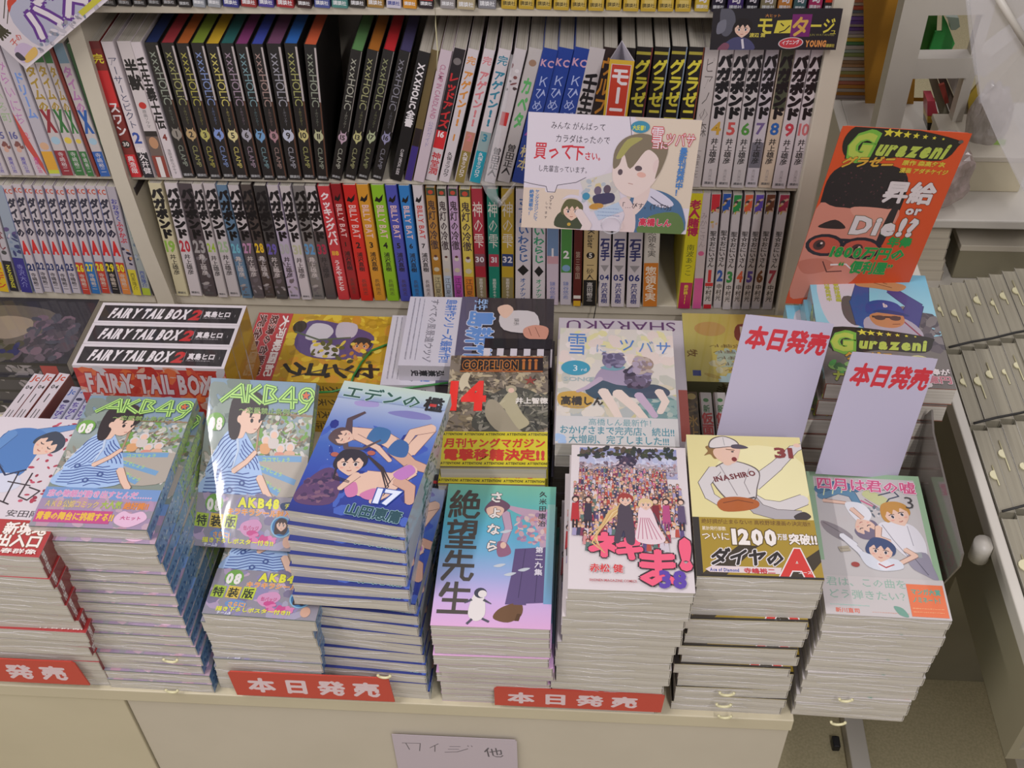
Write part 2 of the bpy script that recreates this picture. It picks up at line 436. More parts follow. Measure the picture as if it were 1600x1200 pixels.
# bookcase: uprights, back, thin steel shelves, plinth (one thing with parts)
case = thing('bookcase', 'tall cream steel bookcase holding three tiers of upright paperbacks', 'bookcase', U(-350, YS, ZT))
def cbox(name, x0, x1, y0, y1, z0, z1, mat=M_CREAM, b=0):
    v, f = box_vf(x0+350, x1+350, y0-YS, y1-YS, z0-ZT, z1-ZT, b); return mesh(name, v, f, mat, case)
k_ = [(-568, -545, ZT), (-568, -545, ZC), (-574, -553, -860), (-576, -557.5, -760), (-577, -558, -250)]
mesh('upright', [(x+350, y, z-ZT) for a, b_, z in k_ for x, y in ((a, -8), (b_, -8), (b_, 200), (a, 200))], [(0, 3, 2, 1), (16, 17, 18, 19)]+[(4*i+j, 4*i+(j+1) % 4, 4*i+4+(j+1) % 4, 4*i+4+j) for i in range(4) for j in range(4)], M_CREAM, case)
cbox('upright', 253, 274, YS-8, YS+200, ZT, -250, b=1.5)
cbox('upright', -1120, -1099, YS-8, YS+200, ZT, -250, b=1.5)
cbox('back_panel', -1098, 252, YS+192, YS+200, ZT, -250)
for (a, b_) in ((-557, 253), (-1099, -574.5)):
    for z, th in ((ZA, 9), (ZB, 6), (ZC, 16)):
        cbox('shelf', a, b_, YS+3, YS+192, z-th, z, b=1)
    cbox('plinth', a, b_, YS+6, YS+12, ZT, ZC-16)
# display base in front (table with a panelled front)
base = thing('display_counter', 'low cream display counter with smooth front panels under the stacked new books', 'display table', U(-200, 607, -1700))
def bbox_(name, x0, x1, y0, y1, z0, z1, mat, b=0):
    v, f = box_vf(x0+200, x1+200, y0-607, y1-607, z0+1700, z1+1700, b); return mesh(name, v, f, mat, base)
bbox_('table_top', -1100, 229, 606, YS-10, ZT-20, ZT, M_CREAM2, 1)
bbox_('front_panel', -1100, -478, 608, 622, -1690, ZT-20.5, M_CREAM2, 1)
bbox_('front_panel', -476, 228, 610, 624, -1690, ZT-20.5, M_CREAM, 1)
bbox_('side_panel', 214, 228, 625, YS-14, -1700, ZT-20.5, M_CREAM, 1)
# ------------------------------------------------------------------ shelf rows
NOV = ['holic']
CLR = dict(w='#cfc6c6', k='#1f1c1d', r='#c22c2c', g='#3c7a44')
def row(z, h, d, vb, vt, items, group, y=YS):
    """items: (u bottom left, u bottom right, u top left, name, label, base, ops, extra) - solved on the spine plane of the shelf"""
    out = []
    for it in items:
        ub0, ub1, ut0, label, bs, ops = it[:6]; ex = it[6] if len(it) > 6 else {}
        yy = y+ex.get('dy', random.uniform(-1.5, 1.5)); hh = ex.get('h', h)
        a = onY(ub0, vb, yy).x; b = onY(ub1, vb, yy).x
        # top corner: ray through (ut0, v) at this plane at the height of the top
        P = onY(ut0, vt, yy); lean = math.degrees(math.atan2(P.x-a, P.z-z))
        t = (b-a)*.975*math.cos(math.radians(lean))
        zz = z+(math.sin(math.radians(abs(lean)))*t if lean > 0 else 0)
        out.append(stand_book(ex.get('name', 'manga_book'), label, a, t, lean, hh, ex.get('d', d), yy, zz, bs, ops, ex.get('group', group), ex.get('pages'), ex.get('side'), ex.get('mat')))
    return out
INK = '#1b191b'
W_, W2 = '#cfc5c6', '#c4bcbc'
# ---- middle tier
B = []
B.append((207, 225, 136, 'red paperback with white lettering and number 30, first on the middle shelf', '#7a2622', [('b', 0, .05, '#6a2023'), ('n', '完', .12, .8, '#e0d23a'), ('b', .2, .46, '#c3272a'), ('v', 'スワン', .42, .68, '#e0d8d8', .04, 1.0), ('c', .74, .42, '#26201f'), ('n', '30', .74, .5, '#d8d0c8'), ('b', .82, 1, '#c8252d'), ('v', '奥浩哉', .83, .97, '#e3dada')]))
B.append((227, 245, 157, 'white paperback with blue number 2 and a black foot', W_, [('v', 'アーサーとピクト', .1, .62, '#3a4160', .0), ('n', '2', .69, 1.3, '#2b4a9a'), ('b', .8, 1, '#25232a'), ('v', '和久井健', .76, .97, '#e3dada')]))
B.append((248, 269, 182, 'white paperback with brush title, a red dot and a man\'s face', '#c9c0be', [('v', '半獣', .12, .34, INK, .06, 1.0), ('c', .45, .3, '#bb2f2a', 1), ('v', '原画ソウマ', .48, .62, '#555', 0, .5), ('b', .64, 1, '#6a5a52'), ('c', .73, .36, '#b98a66', 1.5), ('b', .64, .68, '#2a2422'), ('b', .83, 1, '#8b3d31'), ('p', .3, .84, .7, 1, '#d9d3cf')]))
B.append((271, 287, 203, 'white paperback with black brush title and brown number 4', W_, [('v', '壬生義士伝', .1, .62, INK, .05, 1.0), ('n', '4', .68, .8, '#7c2a20', .05), ('v', '浅田次郎ながやす', .77, .97, '#444', 0, .6)]))
hcap = ['#26345f', '#a03a40', '#b0602e', '#7d9136', '#bf9c2e', '#2b5f5c', '#7b3a68', '#3e4a9c', '#6d4560', '#2f62a8', '#c25a3a']
hnum = ['#8d867c', '#b59a6e', '#b3ac60', '#7f93c8', '#d2c58e', '#a6a3ac', '#6f98be', '#a98087', '#b9bccb', '#c2b678', '#b3b38c']
hcol = ['#8c9384', '#93925b', '#a19a45', '#7587b4', '#c1b560', '#95818f', '#6f8e93', '#9a8078', '#96949b', '#99985c', '#8b917f']
tops = [225, 250, 274, 297, 320, 343, 366, 391, 415, 443, 474]; bots = [288, 309, 330, 350, 371, 392, 413, 433, 452, 475, 496, 516]
names = ['navy', 'dark red', 'burnt orange', 'olive green', 'mustard', 'dark teal', 'plum', 'blue violet', 'mauve', 'bright blue', 'coral']
def holic(num, col, badge, fan=True):
    return [('p', .84, .02, 1, .40, '#b3a9a6'), ('p', .88, .40, 1, .97, '#5a3a2a')][:2 if fan else 0]+[('r', 'xxxHOLiC', .06, .44, col, .95, .0), ('v', '〜ホリック〜', .45, .58, col, -.01, .4), ('c', .655, .44, badge, 1.15), ('y', [(.2, .6), (.5, .64), (.8, .6), (.7, .68), (.5, .71), (.3, .68)], badge), ('n', num, .655, .62, '#35302d'), ('r', 'CLAMP', .74, .91, col, .6, .0), ('n', '講談社', .975, .24, '#aaa')]
for i in range(11):
    B.append((bots[i], bots[i+1]-1.5, tops[i], 'black volume %d with dark fantasy spine and %s top' % (i+1, names[i]), '#211e1c', holic(str(i+1), hcol[i], hnum[i]), dict(pages=hcap[i], h=178, side='#2a2623', group='black fantasy volumes')))
for (b0, b1, tp, n, cap, cn, cc, nm) in ((517, 535, 551, '15', '#5f8a55', '#b59aa8', '#a3a292', 'leaf green'), (539, 557, 577, '13', '#a8682a', '#b8b37c', '#97966a', 'brown'), (559, 577, 602, '17', '#bf2d33', '#a9b18b', '#878a63', 'scarlet'), (581, 599, 628, '16', '#4a4468', '#8d8aa8', '#7e7c84', 'slate violet')):
    B.append((b0, b1, tp, 'black fantasy volume %s leaning right, with %s top' % (n, nm), '#211e1c', holic(n, cc, cn, False)+[('p', .94, 0, 1, .6, '#8c857d')], dict(pages=cap, h=176, group='black fantasy volumes')))
B.append((610, 629, 658, 'black guide book with bold white capitals running down the spine', '#1d1b1b', [('r', 'XXXHOLiC', .08, .42, '#e2dcdc', .8, .04), ('v', '全書', .43, .56, '#e2dcdc', .05, .8), ('r', 'CLAMP OFFICIAL GUIDE', .74, .95, '#cfc8c8', .4)], dict(h=175)))
B.append((632, 645, 677, 'olive and violet thin book beside the black guide book', '#6a5a36', [('b', .58, .72, '#2a2020'), ('b', .72, 1, '#3f2f78')], dict(h=176)))
B.append((646, 664, 692, 'pale pink paperback with thin rose capitals', '#c9b8bf', [('r', 'CLAMP IN CARDLAND', .1, .5, '#b06f88', .7), ('v', '公式ガイド', .52, .72, '#8f85a8', 0, .5)], dict(h=177)))
B.append((665, 684, 712, 'black, red and white paperback with number 16 in a red block', '#cfc4c4', [('b', 0, .6, '#262022'), ('c', .09, .35, '#77706e'), ('v', 'レッドアイズ', .17, .58, '#c42f31', .05, 1.0), ('b', .6, .74, '#cc2a2f'), ('n', '16', .63, .7, '#e8dede'), ('v', '神堂潤', .77, .95, '#c0333a', .03)], dict(h=178)))
for (b0, b1, tp, n, c1, c2, nm) in ((686, 703, 735, '1', '#d28a3c', None, 'orange'), (710, 727, 760, '2', '#cf7b80', '#8c7a3c', 'pink'), (733, 752, 783, '3', '#2f7f96', '#1f94a6', 'teal')):
    ops = [('n', '完', .08, .8, c1), ('v', 'アゲイン!!', .15, .56, c1, .06, 1.0), ('n', n, .645, .9, c1)]
    if c2: ops += [('b', .75, 1, c2), ('b', .6, .75, {'2': '#b97f6a', '3': '#8fa5a4'}[n]), ('n', n, .645, .9, c1)]
    ops += [('v', '久保ミツロウ', .76, .96, '#222' if not c2 else '#e6dede', .02, .8)]
    B.append((b0, b1, tp, 'white paperback numbered %s with cheerful %s title' % (n, nm), W_, ops, dict(h=178)))
B.append((757, 775, 808, 'white paperback with a red stamp, partly behind hanging film', '#c8c0c0', [('m', .1, .3, ['#7a4a48', '#4a3a3a', '#d9d2d2'], 10), ('p', .1, .45, .8, .55, '#c03030'), ('v', '曽田正人', .72, .95, '#333')], dict(h=178)))
B.append((777, 798, 830, 'grey white paperback with light green katakana title', '#bdb6b2', [('c', .1, .3, '#9a7a62'), ('v', 'カペタ', .2, .58, '#5cae62', .06, .8), ('v', '曽田正人', .7, .94, '#2b2928', .03)], dict(h=178)))
for i, (b0, b1, tp, w) in enumerate(((800, 823, 852, 'left'), (824, 848, 875, 'middle'), (849, 874, 901, 'right'))):
    B.append((b0, b1, tp, 'royal blue paperback, %s one of three with pink crosses' % {'left': 'first', 'middle': 'second', 'right': 'third'}[w], '#24408f', [('n', 'KC', .1, .6, '#c89bb0'), ('v', 'Ｋひめごと', .18, .62, '#aab6de', .0, .85), ('y', [(.05, .5), (.2, .5), (.95, .63), (.8, .63)], '#a04a9c'), ('y', [(.8, .5), (.95, .5), (.2, .63), (.05, .63)], '#a04a9c'), ('v', '松本', .7, .9, '#d8c890')], dict(h=178, group='royal blue paperbacks with pink crosses')))
B.append((876, 900, 924, 'grey white paperback with bold brush title beside the blue ones', '#c0b8b6', [('v', '壬生義士', .17, .72, INK, .06, 1.0)], dict(h=178)))
B.append((902, 924, 945, 'black and orange paperback left of the folded red sign', '#2c1e1a', [('v', 'ウルフガイ', .06, .75, '#cf8a2e', .04, 1.0)], dict(h=178)))
B.append((944, 966, 972, 'black paperback with yellow slanted katakana, behind the folded red sign', '#1f1b1a', [('v', 'グラゼニ', .06, .5, '#c7bd3a', .04, .95)], dict(h=178)))
for i, (b0, b1, tp, c, nm) in enumerate(((968, 993, 996, '#a8a33c', 'olive'), (995, 1019, 1024, '#7d9a3c', 'green'), (1021, 1045, 1051, '#8d7f9d', 'lilac'), (1047, 1071, 1078, '#c2682c', 'orange'))):
    B.append((b0, b1, tp, 'black paperback with yellow slanted katakana and small %s lettering' % nm, '#1d1a19', [('b', .03, .05, '#a89c3a'), ('v', 'グラゼニ', .08, .52, '#d6ca42', .05, 1.0), ('r', 'GURAZENI', .54, .75, c, .55), ('b', .75, .78, '#a02828'), ('p', .92, 0, 1, 1, '#7c3d2a' if i == 3 else '#6d2a30' if i == 0 else '#7b8896')], dict(h=179, group='black paperbacks with yellow slanted katakana')))
B.append((1075, 1096, 1103, 'pale grey paperback with thin widely spaced title', '#beb5b0', [('v', 'ピアノの森', .06, .62, '#625b58', -.01, .8), ('v', '一色まこと', .7, .93, '#77706c', 0, .5)], dict(h=179)))
vb = [1097, 1120, 1143, 1165, 1186, 1208, 1231, 1253]; vtp = [1126, 1150, 1174, 1199, 1223, 1246, 1270]
vc = ['#c59a3a', '#c2504c', '#4f8a3c', '#6d5a86', '#2b5fa3', '#b8404c', '#bf6a6c']; vn = ['ochre', 'red', 'green', 'violet', 'blue', 'crimson', 'rose']
for i in range(7):
    ops = [('v', 'バガボンド', .05, .49, INK, .12, 1.12)]
    if i == 4: ops = [('b', 0, .42, '#4a4f3c')]+ops
    if i == 3: ops += [('b', .66, .85, '#6d6a72')]
    ops += [('n', str(i+4), .56, 1.25, vc[i], .03), ('v', '井上雄彦', .63, .82, '#262323', .03, .8), ('v', '吉川英治', .86, .95, '#8b8484', 0, .35), ('n', '講談社', .97, .22, '#555')]
    B.append((vb[i], vb[i+1]-1.2, vtp[i], 'grey white paperback with black ink title and %s number %d' % (vn[i], i+4), ['#c5bcba', '#c5bcba', '#bdb6b4', '#beb6ba', '#c3b09a', '#c6bcbd', '#c6bcbd'][i], ops, dict(h=180, group='samurai paperbacks on the middle shelf')))
row(ZB, 179, 128, 284, 66, B, 'paperbacks on the middle shelf')
# ---- lower tier
Cc = []
vl = [(280, 299, 232, 19, '#8ab04a', '#c9c09c'), (301, 320, 257, 20, '#b8303c', '#cbc2c2'), (322, 343, 278, 23, '#a09a98', '#4b4244'), (344, 359, 299, 24, '#9bb83e', '#c0b8b6'), (361, 379, 317, 25, '#9ab08a', '#c0b8b8'), (381, 397, 337, 26, '#6fb0bf', '#5e7a92'), (399, 416, 355, 27, '#b987a8', '#5c5456'), (417, 433, 375, 28, '#e0b830', '#4b413c'), (434, 452, 395, 29, '#6a5ca8', '#4a4644'), (454, 471, 416, 30, '#a8a8a4', '#b3a7ba'), (473, 489, 436, 31, '#b3b394', '#c5bdc0'), (491, 509, 456, 32, '#5f93bd', '#77726f'), (511, 528, 475, 33, '#a8304a', '#544a4a')]
vnm = ['lime', 'crimson', 'grey', 'yellow green', 'sage', 'light blue', 'mauve', 'gold', 'violet', 'pale grey', 'straw', 'sky blue', 'dark red']
for i, (a, b, t, n, c, bs) in enumerate(vl):
    ops = []
    light = n in (19, 20, 24, 25, 30, 31, 33)
    if n in (24, 25, 27, 29, 30, 31, 33): ops += [('b', 0, .38, '#beb5b4' if n != 29 else '#3a3735')]
    ops += [('v', 'バガボンド', .04, .47, INK if n not in (23, 26, 27, 28, 29, 32) else '#141213', .12, 1.12)]
    if not light or n in (26, 30): ops += [('m', .62, .95, ['#8a8486', '#6a6266', '#a29a98', bs], 12)]
    ops += [('n', str(n), .54, 1.3, c, .04), ('v', '井上雄彦', .61, .8, '#2b2728' if light else '#c9c0bd', .02, .7), ('n', '講談社', .97, .22, '#555')]
    Cc.append((a, b, t, 'ink-titled paperback with %s number %d on the lower shelf' % (vnm[i], n), bs, ops, dict(group='samurai paperbacks on the lower shelf')))
Cc.append((530, 548, 495, 'red paperback with white katakana title and yellow number 118', '#c23a40', [('v', 'クッキングパパ', .05, .5, '#ead9d9', .06, 1.0), ('n', '118', .57, .55, '#e3b53a'), ('v', 'うえやまとち', .63, .92, '#ead9d9', .03, .8)]))
bl = [(549, 564, 516, '#9a1f24', 'dark red'), (565, 584, 535, '#cc2b22', 'scarlet'), (586, 604, 556, '#cc8f2c', 'amber'), (606, 625, 579, '#86b528', 'lime green'), (627, 644, 601, '#4a4ea4', 'indigo'), (646, 662, 622, '#2f78b8', 'sky blue'), (664, 679, 644, '#c9c0c0', 'white')]
for i, (a, b, t, c, nm) in enumerate(bl):
    tc = '#e0b9b4' if i < 6 else '#c23a30'
    Cc.append((a, b, t, '%s paperback numbered %d with a small black bat' % (nm, i+1), c, [('b', 0, .12, {0: '#8a1a20', 1: '#c22420'}.get(i, c)), ('y', [(.1, .13), (.3, .09), (.5, .11), (.9, .07), (.75, .12), (.5, .14), (.3, .13)], '#1c1718'), ('r', 'BILLY BAT', .16, .44, tc, .85, .02), ('n', str(i+1), .5, .7, '#201c1c'), ('v', '浦沢直樹', .56, .73, '#241f1f', .03, .8), ('v', '長崎尚志', .8, .95, '#4a3a34', 0, .5)], dict(h=182, group='rainbow of bat paperbacks')))
hz = [(680, 694, 664, '#a8762c', '#b5a880', 'ochre'), (696, 709, 682, '#bdb6ac', '#aab6c4', 'grey'), (711, 725, 699, '#b694b4', '#a8489a', 'lilac'), (727, 743, 717, '#c9b34a', '#c97a2c', 'yellow')]
for i, (a, b, t, c, c2, nm) in enumerate(hz):
    Cc.append((a, b, t, 'slim %s paperback with brushy black title and dark green head' % nm, c, [('b', 0, .06, '#3b4a34'), ('c', .035, .3, '#b8442c'), ('v', '鬼灯の冷徹', .1, .52, '#3a2a2a', .03, .95), ('c', .6, .3, '#c9bfb0', 1.1), ('c', .58, .2, '#5c3a32'), ('c', .7, .35, '#c2b69a'), ('b', .75, 1, c2), ('v', '江口夏実', .77, .98, '#3b2f2f', 0, .8)], dict(group='slim paperbacks with dark green heads')))
for i, (a, b, t, c, n, nm) in enumerate(((745, 762, 735, '#a02a35', '30', 'wine red'), (765, 782, 760, '#1f7a64', '31', 'green'), (784, 803, 783, '#b5972c', '32', 'gold'))):
    Cc.append((a, b, t, '%s paperback with cream title and number %s' % (nm, n), c, [('v', '神の雫', .1, .5, '#d8cfc0', .0, 1.0), ('p', 0, .55, 1, .66, {'30': '#7a4a52', '31': '#a83a4a', '32': '#2f3f6a'}[n]), ('n', n, .6, .75, '#d6cfd0', .03), ('b', .76, 1, {'30': '#85785a', '31': '#1f7a64', '32': '#857850'}[n]), ('v', '亜樹直オキモト', .77, .97, '#e0d8d0', 0, .6)]))
for i, (a, b, t, c, nm) in enumerate(((805, 829, 806, '#3a5f96', 'blue'), (832, 852, 832, '#2f9266', 'green'))):
    Cc.append((a, b, t, 'white paperback with %s hiragana and a black diamond' % nm, W_, [('v', 'さすらいわらじ', .06, .62, c, .04, 1.0), ('y', [(.5, .64), (.9, .69), (.5, .74), (.1, .69)], '#262424'), ('v', 'オノナツメ', .76, .98, c, .02, .7)]))
Cc.append((854, 873, 854, 'pale paperback with blue band and white number 1', '#c9b8c2', [('b', .3, .55, '#6f88a8'), ('b', .55, .62, '#c99aa0'), ('n', '1', .52, 1.0, '#e0dada'), ('v', '鎌谷悠希', .78, .95, '#5a6ea8', 0, .6)]))
Cc.append((875, 893, 877, 'green forest paperback with white number 2', '#c6bdc2', [('b', .2, .7, '#4f8a44'), ('c', .66, .4, '#7fa0c0'), ('n', '2', .54, 1.0, '#e6e0dc'), ('v', '鎌谷悠希', .78, .95, '#5a6ea8', 0, .6)]))
Cc.append((895, 908, 899, 'thin brown paperback with yellow foot', '#5b2420', [('v', '第三帝国', .5, .75, '#b09a86', 0, .7), ('b', .9, .93, '#d8d0c4'), ('b', .95, 1, '#d0a42c')]))
Cc.append((910, 932, 914, 'tan and black paperback with a round number 5', '#c3aa78', [('r', 'Kaiser', .32, .48, '#2a2624', .7), ('c', .54, .32, '#241f1f'), ('n', '5', .54, .5, '#d8d0c0'), ('v', '一砂人', .6, .76, '#2b2525', .0, .8), ('b', .76, 1, '#22201f'), ('v', '高田裕三', .78, .96, '#c9c2bb', .02, .8)]))
for i, (a, b, t) in enumerate(((935, 953, 938), (955, 976, 960), (979, 1001, 985))):
    n = ('04', '05', '06')[i]
    Cc.append((a, b, t, '%s white paperback with navy characters, number %s' % (('left', 'middle', 'right')[i], n), W_, [('v', '石手', .38, .58, '#3a3c6c', .05, .9), ('y', [(.1, .62), (.9, .62), (.5, .68)], '#9a9494'), ('n', n, .73, .7, '#2c3370'), ('v', '芹沢直樹', .78, .97, '#2f3474', .03, .8)], dict(group='white paperbacks with navy characters')))
Cc.append((1004, 1028, 1009, 'white paperback with an orange band right before the gap', '#c6bfb2', [('v', '惣領冬実', .3, .55, '#2a2626', .0, .6), ('b', .6, 1, '#c9782c'), ('v', '惣領冬実', .63, .95, '#e6d6c0', .03, .8)]))
Cc.append((1059, 1080, 1079, 'thick yellow paperback with magenta foot band', '#d3c626', [('v', '老人賭博', .05, .35, '#b52a50', .06, 1.0), ('v', '南波あつこ', .42, .7, '#4d5c26', 0, .8), ('b', .76, 1, '#b3265a'), ('v', '絶好調!!!', .78, .96, '#e2cf3c', .04, .8)]))
Cc.append((1082, 1097, 1096, 'pale paperback with bright pink lower third', '#c6b8b6', [('v', 'みかこさん', .15, .45, '#8a7c7c', -.01, .8), ('c', .5, .35, '#d0608a'), ('b', .72, 1, '#d05a96')]))
so = [(1099, 1113, 1113, '#c8303a', 'red'), (1115, 1128, 1131, '#2a55a5', 'blue'), (1130, 1143, 1148, '#2d8a45', 'green'), (1145, 1158, 1166, '#d05a3a', 'orange red'), (1160, 1173, 1183, '#5a45a0', 'violet'), (1175, 1189, 1200, '#6f3f2a', 'brown'), (1193, 1208, 1221, '#a02f4a', 'maroon')]
for i, (a, b, t, c, nm) in enumerate(so):
    ops = [('b', 0, .14, c), ('m', .02, .26, ['#c9a890', '#4a3a3a', '#b9a040', c], 9), ('v', '聖☆おにいさん', .3, .62, '#2a2525', .02, .95), ('n', str(i+1), .7, 2.1, c, .05), ('v', '中村光', .77, .93, '#2a2626', .02, .8)]
    if i == 0: ops += [('b', .76, .79, '#c22a34'), ('b', .96, 1, '#c22a34')]
    Cc.append((a, b, t, 'slim white paperback with bold %s number %d' % (nm, i+1), W2, ops, dict(group='slim white numbered paperbacks', h=178)))
row(ZC, 179, 128, 474, 290, Cc, 'paperbacks on the lower shelf')
# ---- top tier (only feet of the books are in view)
A_ = []
ta = [(136, 158, 'k'), (161, 184, 'k'), (186, 208, 'k'), (210, 231, 'k'), (233, 254, 'k'), (256, 278, 'k'), (280, 301, 'ky')]
for i, (a, b, k) in enumerate(ta):
    A_.append((a, b, a-22, ('black tan-footed paperback with %s number, %s from the left on the top shelf' if k == 'k' else 'black paperback with %s number, %s from the left on the top shelf') % ('yellow' if k == 'ky' else 'white', ('first', 'second', 'third', 'fourth', 'fifth', 'sixth', 'seventh')[i]), '#262120', [('n', '13', .885, .75, '#d8d0cc' if k == 'k' else '#d6cd3c', .05), ('c', .94, .4, '#6f5640' if k == 'k' else '#262120', .8), ('n', '講談社', .975, .24, '#bbb')]))
tb = [(303, 323, '#8c9096', 'grey'), (326, 347, '#8f9296', 'light grey'), (350, 375, '#33357a', 'navy'), (378, 403, '#8f2f2c', 'brick red'), (405, 430, '#4a3f8a', 'purple'), (433, 461, '#9a2a2e', 'red'), (465, 488, '#3c2522', 'dark brown'), (492, 517, '#48518c', 'steel blue'), (519, 545, '#4a8078', 'teal'), (547, 572, '#3a3630', 'charcoal'), (574, 601, '#9a7638', 'tan'), (604, 628, '#c5c0cc', 'white'), (630, 652, '#c98a28', 'orange'), (655, 678, '#2a2024', 'black'), (688, 712, '#8f8a88', 'stone grey'), (714, 743, '#a89a78', 'khaki'), (747, 776, '#7d7c80', 'mid grey')]
for i, (a, b, c, nm) in enumerate(tb):
    A_.append((a, b, a-14+i, '%s paperback foot on the top shelf, publisher mark below white characters' % nm, c, [('v', '司', .84, .93, '#e0d8d8' if nm not in ('white',) else '#2a3a8a', .06, .8), ('n', '講談社', .97, .26, '#ddd' if nm != 'white' else '#2a3a8a')]+([('b', .92, .95, '#b8302a')] if nm == 'black' else [])))
for i in range(11):
    a = 783+i*27.2; A_.append((a, a+25, a+3+i*.6, 'yellow paperback in the run on the top shelf, %s of eleven' % ('first', 'second', 'third', 'fourth', 'fifth', 'sixth', 'seventh', 'eighth', 'ninth', 'tenth', 'last')[i], '#b8982c', [('p', .2, .93, .85, .98, '#c8b060'), ('n', '講談社', .965, .26, '#4a4020'), ('n', '司', .9, .5, '#5a4a20')]))
for i, (a, b, c, nm) in enumerate(((1085, 1108, '#b59a30', 'mustard'), (1111, 1133, '#2a2632', 'ink black'), (1136, 1161, '#3f2e62', 'deep purple'), (1164, 1185, '#26222b', 'blackish'), (1187, 1212, '#7d7358', 'drab olive'), (1214, 1237, '#b5773a', 'copper orange'), (1239, 1259, '#3f5a5c', 'dark teal'), (1261, 1284, '#9a2f58', 'magenta'), (1286, 1306, '#2f2a2c', 'black and red'))):
    A_.append((a, b, a+12+i, '%s paperback foot near the right end of the top shelf' % nm, c, [('n', '司', .92, .6, '#cfc8cc', .05), ('n', '講談社', .97, .26, '#ccc')]+([('b', .84, .94, '#c23a24')] if i == 8 else [])))
row(ZA, 178, 120, 16, -90, A_, 'paperbacks on the top shelf')
# ---- left bay
L1 = []
for i, (a, b, t) in enumerate(((-2, 16, -88), (18, 36, -66), (37, 56, -45))):
    L1.append((a, b, t, '%s white paperback with green script, number %d, at the left frame edge' % (('first', 'second', 'third')[i], 14+i), '#b7aeb0', [('v', 'きみのいる町', .1, .58, '#8aa878', -.01, .9), ('n', str(14+i), .68, .8, '#5a5a8c'), ('m', .73, .84, ['#c59a8a', '#7a4a48', '#d8cfcc'], 6), ('v', '瀬尾公治', .85, .98, '#5a50a0', .02, .8)]))
L1.append((57, 76, -24, 'white and red paperback with pink script in the left bay', '#bdb2b8', [('v', 'みらいにち', .1, .6, '#b070a8', .0, .9), ('n', '2', .68, .7, '#cc7a90'), ('y', [(0, .5), (1, .9), (1, 1), (0, .75)], '#b8453e'), ('v', '瀬尾公治', .85, .98, '#b83a80', .02, .8)]))
L1.append((78, 97, -2, 'blue and yellow paperback with a small drawn face', '#b0aab2', [('v', 'ドリーム', .2, .55, '#6d8cc8', .05, .9), ('c', .76, .4, '#c9a080'), ('b', .8, .95, '#d09a30'), ('b', .95, .98, '#b8c03a')]))
for i, (a, b, t, c, c2, nm) in enumerate(((98, 117, 22, '#a08432', '#8a2432', 'red'), (119, 135, 42, '#a08432', '#2f6a36', 'green'), (137, 149, 60, '#a08432', '#2f6f38', 'second green'), (157, 174, 80, '#b078a8', '#2558a0', 'blue'))):
    L1.append((a, b, t, 'white paperback with %s crossed ribbons and foot' % nm, '#bbb2b0', [('b', 0, .14, '#6f8a9a' if i == 3 else '#2f6a36'), ('v', 'タイムの', .16, .5, c, .05, .95), ('y', [(0, .48), (.3, .48), (1, .66), (.7, .66)], c2), ('y', [(.7, .48), (1, .48), (.3, .66), (0, .66)], c2), ('c', .72, .4, '#d2b84a' if i in (1, 2) else '#9ab8c8'), ('b', .8, 1, c2), ('v', '寺嶋裕二', .81, .97, '#cfc8c8', .0, .6)]))
L1.append((151, 156, 73, 'thin red-brown spine between ribboned books', '#7a2f2a', []))
L1.append((176, 183, 102, 'dark green slim book leaning on the left upright', '#28502c', [('y', [(0, .7), (1, .8), (1, .82), (0, .74)], '#8aa88a')]))
row(ZB, 176, 112, 276, 66, L1, 'paperbacks on the middle shelf of the left bay')
L2 = []
L2.append((-22, -4, -68, 'yellow-footed paperback at the frame edge of the left bay', '#b5aeb0', [('b', .7, 1, '#d8c52e')]))
L2.append((-2, 16, -50, 'white paperback with red and yellow foot in the left bay', '#b9b2b2', [('v', '魔法少年', .1, .6, '#9a5a4a'), ('b', .7, 1, '#d4b020'), ('v', 'エデン', .75, .97, '#c0392b')]))
L2.append((17, 32, -32, 'white paperback with black foot and yellow letters', '#b2acb0', [('v', 'アゴなし', .2, .6, '#7a3a40'), ('c', .62, .3, '#444'), ('b', .7, 1, '#26232a'), ('r', 'NANSENSE', .74, .97, '#cfc83a', .6)]))
L2.append((34, 52, -15, 'pale and deep blue paperback with purple foot', '#8f9aa8', [('m', .3, .62, ['#3a3f6a', '#5a4a7a', '#7a8aa0', '#c0b8c0'], 16), ('b', .66, 1, '#35307c'), ('v', '寺沢大介', .72, .95, '#8a8ac0', .0, .6)]))
an = [21, 22, 23, 24, 25, 26, 27, 28, 29, 30]; ab = [54, 69, 84, 98.5, 113, 128, 143, 158.5, 174, 190, 206]; at_ = [1, 16.5, 33, 49, 65.5, 82, 98.5, 115, 131, 147]
ac = [None]*5+['#b8402e', '#2e6ca8', '#b8402e', '#2a2728', '#cf8040']
for i in range(10):
    ops = [('n', 'KC', .05, .7, '#b8482c', .04), ('v', 'ダイヤの', .11, .46, '#24243a', .08, 1.0), ('n', 'A', .56, 2.0, '#c82a2a', .08), ('n', str(an[i]), .745, 1.15, '#23305f' if i < 5 else '#dccb2e', .05)]
    if ac[i]: ops = [('b', .69, .79, {5: '#b8402e', 6: '#2e6ca8', 7: '#b8402e', 8: '#2a2728', 9: '#b8402e'}[i]), ('b', .79, 1, ac[i])]+ops
    ops += [('v', '寺嶋裕二', .8, .96, '#2b292d' if not ac[i] else '#c9b8a8', .02, .75), ('p', 0, .02, .07, 1, '#4a5a94')]
    L2.append((ab[i], ab[i+1]-1, at_[i], '%s baseball paperback with big red letter, %s foot, number %d' % (('first', 'second', 'third', 'fourth', 'fifth', 'sixth', 'seventh', 'eighth', 'ninth', 'tenth')[i], ('white',)*5 and (('white',)*5+('red', 'blue', 'brick red', 'black', 'orange'))[i], an[i]), '#bdb4b8', ops, dict(group='baseball paperbacks in the left bay')))
